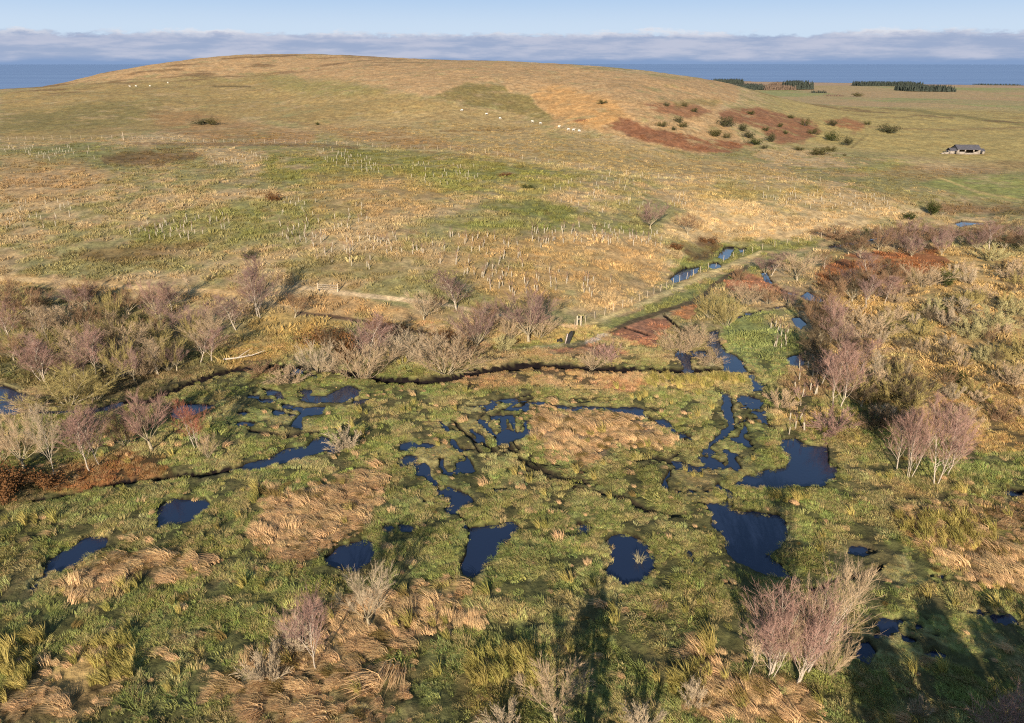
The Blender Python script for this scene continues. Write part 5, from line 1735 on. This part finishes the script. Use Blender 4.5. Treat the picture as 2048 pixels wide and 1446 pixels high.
def fence(path, step, label, h=1.15, wires=3, maxp=100):
    xs, ys, _ = ray_hit([p[0] for p in path], [p[1] for p in path])
    seg = np.hypot(np.diff(xs), np.diff(ys))
    s = np.concatenate([[0], np.cumsum(seg)])
    n = min(int(s[-1] / step), maxp - 1)
    q = np.linspace(0, s[-1], n + 1)
    X, Y = np.interp(q, s, xs), np.interp(q, s, ys)
    Z = land(X, Y)
    o = link('fence', None, label=label, category='fence')
    o.location = (float(X[0]), float(Y[0]), float(Z[0]))
    g = np.random.default_rng(len(path) * 7 + n)
    pm = Tubes()
    pm.tube([(0, 0, -0.15), (0, 0, h)], [0.042, 0.038], 6)
    me = pm.mesh('post')
    me.materials.append(m_guard if False else m_post)
    for i in range(n + 1):
        p = link('post', me, None, o)
        p.location = (X[i] - X[0], Y[i] - Y[0], Z[i] - Z[0])
        p.rotation_euler = (g.normal(0, 0.05), g.normal(0, 0.05), 0)
    for w in range(wires):
        wt_ = Tubes()
        wt_.tube([(X[i] - X[0], Y[i] - Y[0], Z[i] - Z[0] + h * (0.35 + 0.3 * w)) for i in range(n + 1)], [0.004] * (n + 1), 3)
        link('wire', wt_.mesh('wire'), m_wire, o)


m_post = simple_mat('bleached fence wood', (0.36, 0.29, 0.20), 0.9, 0.3, 8.0)
m_wire = simple_mat('galvanised wire', (0.3, 0.3, 0.3), 0.5, 0.1, 8.0)
fence([(1150, 656), (1220, 626), (1290, 598), (1350, 568), (1400, 547)], 2.4, 'post and wire fence rising beside the valley track')
fence([(1400, 547), (1450, 522), (1520, 500), (1640, 478), (1760, 462)], 3.4, 'post and wire fence following the upper stream')
fence([(0, 280), (130, 279), (247, 278), (420, 285), (600, 288), (715, 292)], 3.2, 'post fence along the brow above the planted slope')
fence([(720, 294), (900, 300), (1100, 328), (1250, 350), (1400, 359), (1640, 364)], 4.0, 'long post fence dropping from the brow towards the valley')


def boxes(lst):
    V, Q = [], []
    for (x0, x1, y0, y1, z0_, z1) in lst:
        k = len(V)
        V += [(x0, y0, z0_), (x1, y0, z0_), (x1, y1, z0_), (x0, y1, z0_), (x0, y0, z1), (x1, y0, z1), (x1, y1, z1), (x0, y1, z1)]
        Q += [(k, k + 3, k + 2, k + 1), (k + 4, k + 5, k + 6, k + 7), (k, k + 1, k + 5, k + 4), (k + 1, k + 2, k + 6, k + 5), (k + 2, k + 3, k + 7, k + 6), (k + 3, k, k + 4, k + 7)]
    return V, Q


def box_mesh(name, lst):
    V, Q = boxes(lst)
    return mesh_np(name, np.array(V, float), quads=Q)


def at_px(px, py):
    x, y, d = ray_hit(px, py)
    x, y, d = float(x[0]), float(y[0]), float(d[0])
    return Vector((x, y, float(land(np.array([x]), np.array([y]))[0]))), d


# the leaning black slab by the path, a low block beside it, a gate post and a gate
p, dd = at_px(1135, 687)
o = link('standing_slab', None, label='dark leaning timber slab standing beside the grassy path', category='standing slab')
o.location = p
o.rotation_euler = (0, R(13), R(12))
V, Q = [], []
prof = [(-0.26, 0), (0.24, 0), (0.33, 0.9), (0.34, 1.55), (0.20, 1.72), (-0.05, 1.5), (-0.22, 0.9)]
for yy in (-0.12, 0.14):
    for a, b_ in prof:
        V.append((a, yy, b_ - (0.15 if b_ == 0 else 0)))
k = len(prof)
me = bpy.data.meshes.new('body')
me.from_pydata(V, [], [tuple(range(k)), tuple(range(2 * k - 1, k - 1, -1))] + [(i, i + k, (i + 1) % k + k, (i + 1) % k) for i in range(k)])
link('body', me, m_black, o)
link('face', box_mesh('face', [(-0.36, -0.24, -0.11, 0.13, -0.1, 1.25)]), m_grey, o)
p, dd = at_px(1119, 685)
V = []
tb = Tubes()
tb.tube([(-0.32, 0, 0.05), (-0.18, 0, 0.26), (0.05, 0.05, 0.34), (0.24, 0.02, 0.2), (0.34, 0, 0.02)], [0.12, 0.2, 0.22, 0.18, 0.08], 8)
o = link('boulder', tb.mesh('boulder'), m_black, label='small dark boulder left of the leaning slab', category='boulder')
o.location = p
p, dd = at_px(1158, 653)
o = link('gate_post', None, label='pale pair of thick posts at the foot of the track fence', category='gate post')
o.location = p
for dx_ in (-0.28, 0.22):
    a = Tubes()
    a.tube([(dx_, 0, -0.1), (dx_ + 0.03, 0, 1.45)], [0.12, 0.11], 8)
    link('post', a.mesh('post'), m_post, o)
link('rail', box_mesh('rail', [(-0.30, 0.26, -0.02, 0.03, 0.95, 1.07)]), m_post, o)
p, dd = at_px(656, 583)
o = link('field_gate', None, label='low wooden gate at the start of the pale path', category='gate')
o.location = p
o.rotation_euler = (0, 0, R(-8))
for dx_ in (-1.5, 1.5):
    a = Tubes()
    a.tube([(dx_, 0, -0.1), (dx_, 0, 1.25)], [0.09, 0.08], 6)
    link('post', a.mesh('post'), m_post, o)
for zz in (0.35, 0.65, 0.95):
    link('rail', box_mesh('rail', [(-1.42, 1.42, -0.03, 0.03, zz, zz + 0.09)]), m_wood, o)
p, dd = at_px(247, 281)
a = Tubes()
a.tube([(0, 0, -0.1), (0.08, 0, 1.2), (0.0, 0, 2.6)], [0.11, 0.10, 0.07], 7)
o = link('tall_post', a.mesh('tall_post'), m_post, label='tall pale post standing on the brow at the left', category='post')
o.location = p
# the fallen pale limb at the belt edge
p, dd = at_px(448, 724)
tb = Tubes()
tb.tube([(0, 0, 0.25), (1.6, 0.3, 0.35), (3.2, 0.8, 0.5), (4.6, 1.3, 0.9)], [0.12, 0.10, 0.07, 0.03], 6)
tb.tube([(1.6, 0.3, 0.35), (2.5, 0.9, 0.9), (3.1, 1.4, 1.2)], [0.06, 0.04, 0.015], 5)
tb.tube([(2.4, 0.5, 0.42), (3.2, 0.2, 0.9)], [0.05, 0.015], 5)
o = link('fallen_branch', tb.mesh('fallen_branch'), m_birch, label='bleached fallen branch lying on the bank right of the birch belt', category='branch')
o.location = p
# rush tussock growing in the round pool
p, dd = at_px(1279, 1119)
tu = tuft_mesh('pool_tussock', 70, 0.9, 0.25, 0.1, 0.012, 301, 0.9)
m_tus, t, out = new_mat('dry rush')
b = nn(t, 'ShaderNodeBsdfDiffuse', ins={'Color': (*P(170, 158, 120), 1)})
lk(t, b.outputs[0], out.inputs[0])
o = link('rush_tussock', tu, m_tus, label='pale rush tussock growing in the round pool', category='tussock')
o.location = (p.x, p.y, WATER_Z)

# ------------------------------------------------------------------ sheep
def lathe(path, rad, name, sides=10):
    a = Tubes()
    a.tube(path, rad, sides)
    return a


def sheep_mesh(graze):
    a = Tubes()
    a.tube([(-0.58, 0, 0.70), (-0.52, 0, 0.72), (-0.3, 0, 0.70), (0.05, 0, 0.69), (0.38, 0, 0.73), (0.52, 0, 0.78), (0.58, 0, 0.80)], [0.06, 0.22, 0.29, 0.31, 0.28, 0.18, 0.08], 10)
    if graze:
        a.tube([(0.46, 0, 0.76), (0.66, 0, 0.52), (0.74, 0, 0.30), (0.80, 0, 0.12), (0.81, 0, 0.08)], [0.16, 0.12, 0.10, 0.07, 0.03], 8)
    else:
        a.tube([(0.44, 0, 0.78), (0.60, 0, 0.95), (0.70, 0, 1.02), (0.88, 0, 0.97), (0.94, 0, 0.95)], [0.16, 0.12, 0.11, 0.07, 0.03], 8)
    for sx_ in (-0.36, 0.36):
        for sy_ in (-0.13, 0.13):
            a.tube([(sx_, sy_, 0.62), (sx_ - 0.04, sy_, 0.3), (sx_, sy_, -0.02)], [0.075, 0.045, 0.04], 6)
    hx, hz = (0.72, 0.34) if graze else (0.68, 1.04)
    for sy_ in (-1, 1):
        a.tube([(hx, 0.06 * sy_, hz), (hx - 0.03, 0.17 * sy_, hz - 0.02)], [0.03, 0.008], 4)
    return a.mesh('sheep')


SM = [sheep_mesh(True), sheep_mesh(False)]
for m_ in SM:
    m_.materials.append(m_white)
SHEEP = [(924, 223, 'white sheep highest of the scattered row on the open hill'), (973, 230, 'white sheep second highest of the scattered row'), (1000, 239, 'white sheep halfway down the scattered row'),
         (1065, 246, 'white sheep under the dark green hollow'), (1081, 249, 'white sheep just right of the one under the hollow'), (1118, 256, 'white sheep apart above the lowest trio'),
         (1137, 261, 'left sheep of the lowest trio'), (1147, 262, 'middle sheep of the lowest trio'), (1158, 264, 'right sheep of the lowest trio by the heath edge'),
         (260, 175, 'left sheep of the far group on the left hill'), (272, 174, 'second sheep of the far left group'), (300, 173, 'third sheep of the far left group'), (336, 167, 'sheep above the far left group')]
for i, (px, py, lb) in enumerate(SHEEP):
    p, dd = at_px(px, py)
    o = link('sheep', SM[i % 2], label=lb, category='sheep', group='sheep grazing on the hill')
    o.location = p + Vector((0, 0, 0.06))
    o.scale = (0.72, 0.72, 0.72)
    o.rotation_euler = (0, 0, rg.uniform(-0.5, 0.5) + (math.pi if i % 3 == 0 else 0))

# ------------------------------------------------------------------ the stone shed in the far field
m_stone = simple_mat('pale field stone', (0.22, 0.185, 0.145), 0.9, 0.45, 3.0, 0.4)
m_slate = simple_mat('grey stone slates', (0.075, 0.07, 0.075), 0.8, 0.35, 2.0, 0.3)
m_hole = simple_mat('unlit inside', (0.02, 0.018, 0.016), 0.95, 0.2, 3.0)
p, dd = at_px(1937, 309)
u = dd / FPX                       # metres per photo pixel there
o = link('stone_shed', None, label='old stone shed with grey slate roof, open front and low wings', category='shed')
o.location = p - Vector((0, 0, 0.1))
o.rotation_euler = (0, 0, R(-6))
o.scale = (1, 1, 0.76)


def gable(name, x0, x1, y0, y1, ze, zr, mat, ov=0.25, th=0.14):
    ym = (y0 + y1) / 2
    pr = [(y0 - ov, ze - 0.12), (ym, zr), (y1 + ov, ze - 0.12), (y1 + ov, ze - 0.12 + th), (ym, zr + th), (y0 - ov, ze - 0.12 + th)]
    V = [(x, a, b_) for x in (x0, x1) for a, b_ in pr]
    k = 6
    F = [(0, 1, 4, 5), (1, 2, 3, 4), (6, 11, 10, 7), (7, 10, 9, 8)] + [(i, i + k, (i + 1) % k + k, (i + 1) % k) for i in range(k)]
    me = bpy.data.meshes.new(name)
    me.from_pydata(V, [], F)
    return link(name, me, mat, o)


L2 = 21.5 * u
# central range: open above a low broken front wall
link('wall', box_mesh('wall', [(-L2 + 0.003, L2 - 0.003, 5.2, 5.7, 0, 2.4), (-L2, -L2 + 0.5, 0.0, 5.7, 0, 2.5), (L2 - 0.5, L2, 0.0, 5.7, 0, 2.5), (-L2 + 0.5, -1.2, 0.0, 0.45, 0, 1.35), (-1.2, 1.6, 0.02, 0.43, 0, 0.9), (1.6, L2 - 0.5, 0.0, 0.45, 0, 1.3)]), m_stone, o)
gv = [(-L2, 0, 2.5), (-L2, 5.7, 2.5), (-L2, 2.85, 4.05), (-L2 + 0.5, 0, 2.5), (-L2 + 0.5, 5.7, 2.5), (-L2 + 0.5, 2.85, 4.05)]
for sgn in (0, 1):
    me = bpy.data.meshes.new('gable')
    me.from_pydata([(a + sgn * (2 * L2 - 0.5), b_, c_) for a, b_, c_ in gv], [], [(0, 2, 1), (3, 4, 5), (0, 3, 5, 2), (1, 2, 5, 4), (0, 1, 4, 3)])
    link('gable', me, m_stone, o)
for xx in (-1.2, 1.6):
    link('pillar', box_mesh('pillar', [(xx - 0.2, xx + 0.2, 0.05, 0.42, 1.36, 2.38)]), m_stone, o)
gable('roof', -L2 - 0.2, L2 + 0.2, 0, 5.7, 2.45, 4.1, m_slate)
# left wing with doorway and lean roof, ruined end
W0 = -L2 - 13.5 * u
link('wing_wall', box_mesh('wing_wall', [(W0, W0 + 1.5, 0.3, 0.75, 0, 1.75), (W0 + 2.2, -L2 - 0.003, 0.3, 0.75, 0, 1.75), (W0, -L2 - 0.003, 3.6, 4.0, 0, 1.9), (W0, W0 + 0.4, 0.75, 3.6, 0, 1.8)]), m_stone, o, label='low left wing wall with a dark doorway')
link('door_opening', box_mesh('door_opening', [(W0 + 1.5, W0 + 2.2, 0.62, 0.7, 0, 1.7)]), m_hole, o)
gable('wing_roof', W0 - 0.1, -L2 - 0.02, 0.3, 4.0, 1.8, 2.7, m_slate, 0.2)
link('ruined_wall', box_mesh('ruined_wall', [(W0 - 2.0, W0 - 0.15, 0.5, 0.95, 0, 1.1), (W0 - 2.7, W0 - 2.0, 0.5, 1.0, 0, 0.75)]), m_stone, o)
W1 = L2 + 9.0 * u
link('annex_wall', box_mesh('annex_wall', [(L2 + 0.9, W1, 0.3, 0.7, 0, 1.7), (W1 - 0.4, W1, 0.7, 3.2, 0, 1.8), (L2 + 0.05, W1 - 0.4, 2.9, 3.2, 0, 1.8)]), m_stone, o)
link('annex_opening', box_mesh('annex_opening', [(L2 + 0.2, L2 + 0.9, 0.5, 0.6, 0, 1.55)]), m_hole, o)
gable('annex_roof', L2 + 0.25, W1 + 0.15, 0.3, 3.2, 1.75, 2.55, m_slate, 0.2)

# ------------------------------------------------------------------ plantations on the far plain
m_con = simple_mat('conifer needles', (0.030, 0.036, 0.026), 0.95, 0.4, 0.4)
m_lar = simple_mat('bare larch', (0.11, 0.075, 0.05), 0.95, 0.4, 0.4)


def plantation(x0, x1, dist, hpx, label, mat, rows=6, deep=60.0):
    g = np.random.default_rng(int(x0))
    a0 = np.arctan((np.array([x0, x1], float) - 1024) / FPX * CP)
    X, Y, dep = dist * np.sin(a0), dist * np.cos(a0), np.array([dist, dist]) * CP
    V, T = [], []
    n = max(10, int((x1 - x0) * 1.1))
    mpp = float(dep.mean()) / FPX
    for r in range(rows):
        for i in range(n):
            s = (i + g.uniform(-0.4, 0.4)) / n
            cx, cy = X[0] + s * (X[1] - X[0]), Y[0] + s * (Y[1] - Y[0]) + r * deep / rows + g.uniform(0, deep / rows)
            zb = float(relief(np.array([cx]), np.array([cy]))[0])
            hh = hpx * mpp * 0.9 * g.uniform(0.55, 1.1) * (0.75 if i < 2 or i > n - 3 else 1)
            rr = hh * g.uniform(0.16, 0.24)
            for (b0, b1, f0) in ((0.06, 0.55, 1.0), (0.32, 0.80, 0.75), (0.58, 1.0, 0.48)):
                k = len(V)
                ph = g.uniform(0, 6.28)
                for q in range(7):
                    a_ = ph + q * 0.8976
                    rj = rr * f0 * g.uniform(0.7, 1.2)
                    V.append((cx + rj * math.cos(a_), cy + rj * math.sin(a_), zb + hh * b0 + g.uniform(-0.03, 0.05) * hh))
                V.append((cx, cy, zb + hh * b1))
                T += [(k + q, k + (q + 1) % 7, k + 7) for q in range(7)]
    link('conifer_wood' if mat is m_con else 'larch_wood', mesh_np('wood', np.array(V), tris=T), mat, kind='stuff', label=label)


plantation(1434, 1494, 2350, 11, 'small dark wood on the skyline nearest the hill', m_con)
plantation(1462, 1540, 1500, 13, 'low dark wood tucked behind the hill shoulder', m_con)
plantation(1540, 1602, 1480, 11, 'brown bare larches between two dark woods', m_lar)
plantation(1560, 1588, 1720, 11, 'brown larch clump behind the dark block', m_lar)
plantation(1588, 1635, 1540, 18, 'tallest dark wood block right of the larches', m_con)
plantation(1730, 1860, 2050, 10, 'long dark wood on the skyline', m_con)
plantation(1830, 1925, 1500, 13, 'dark wood block in front of the long skyline wood', m_con)
plantation(1965, 2060, 2600, 3.5, 'thin far line of trees at the coast', m_con, 2, 40)
plantation(1635, 1664, 1330, 6, 'low dark hedge trees trailing from the tallest block', m_con, 2, 15)
plantation(1664, 1700, 1180, 5, 'thin trees along the green valley fold', m_lar, 2, 15)
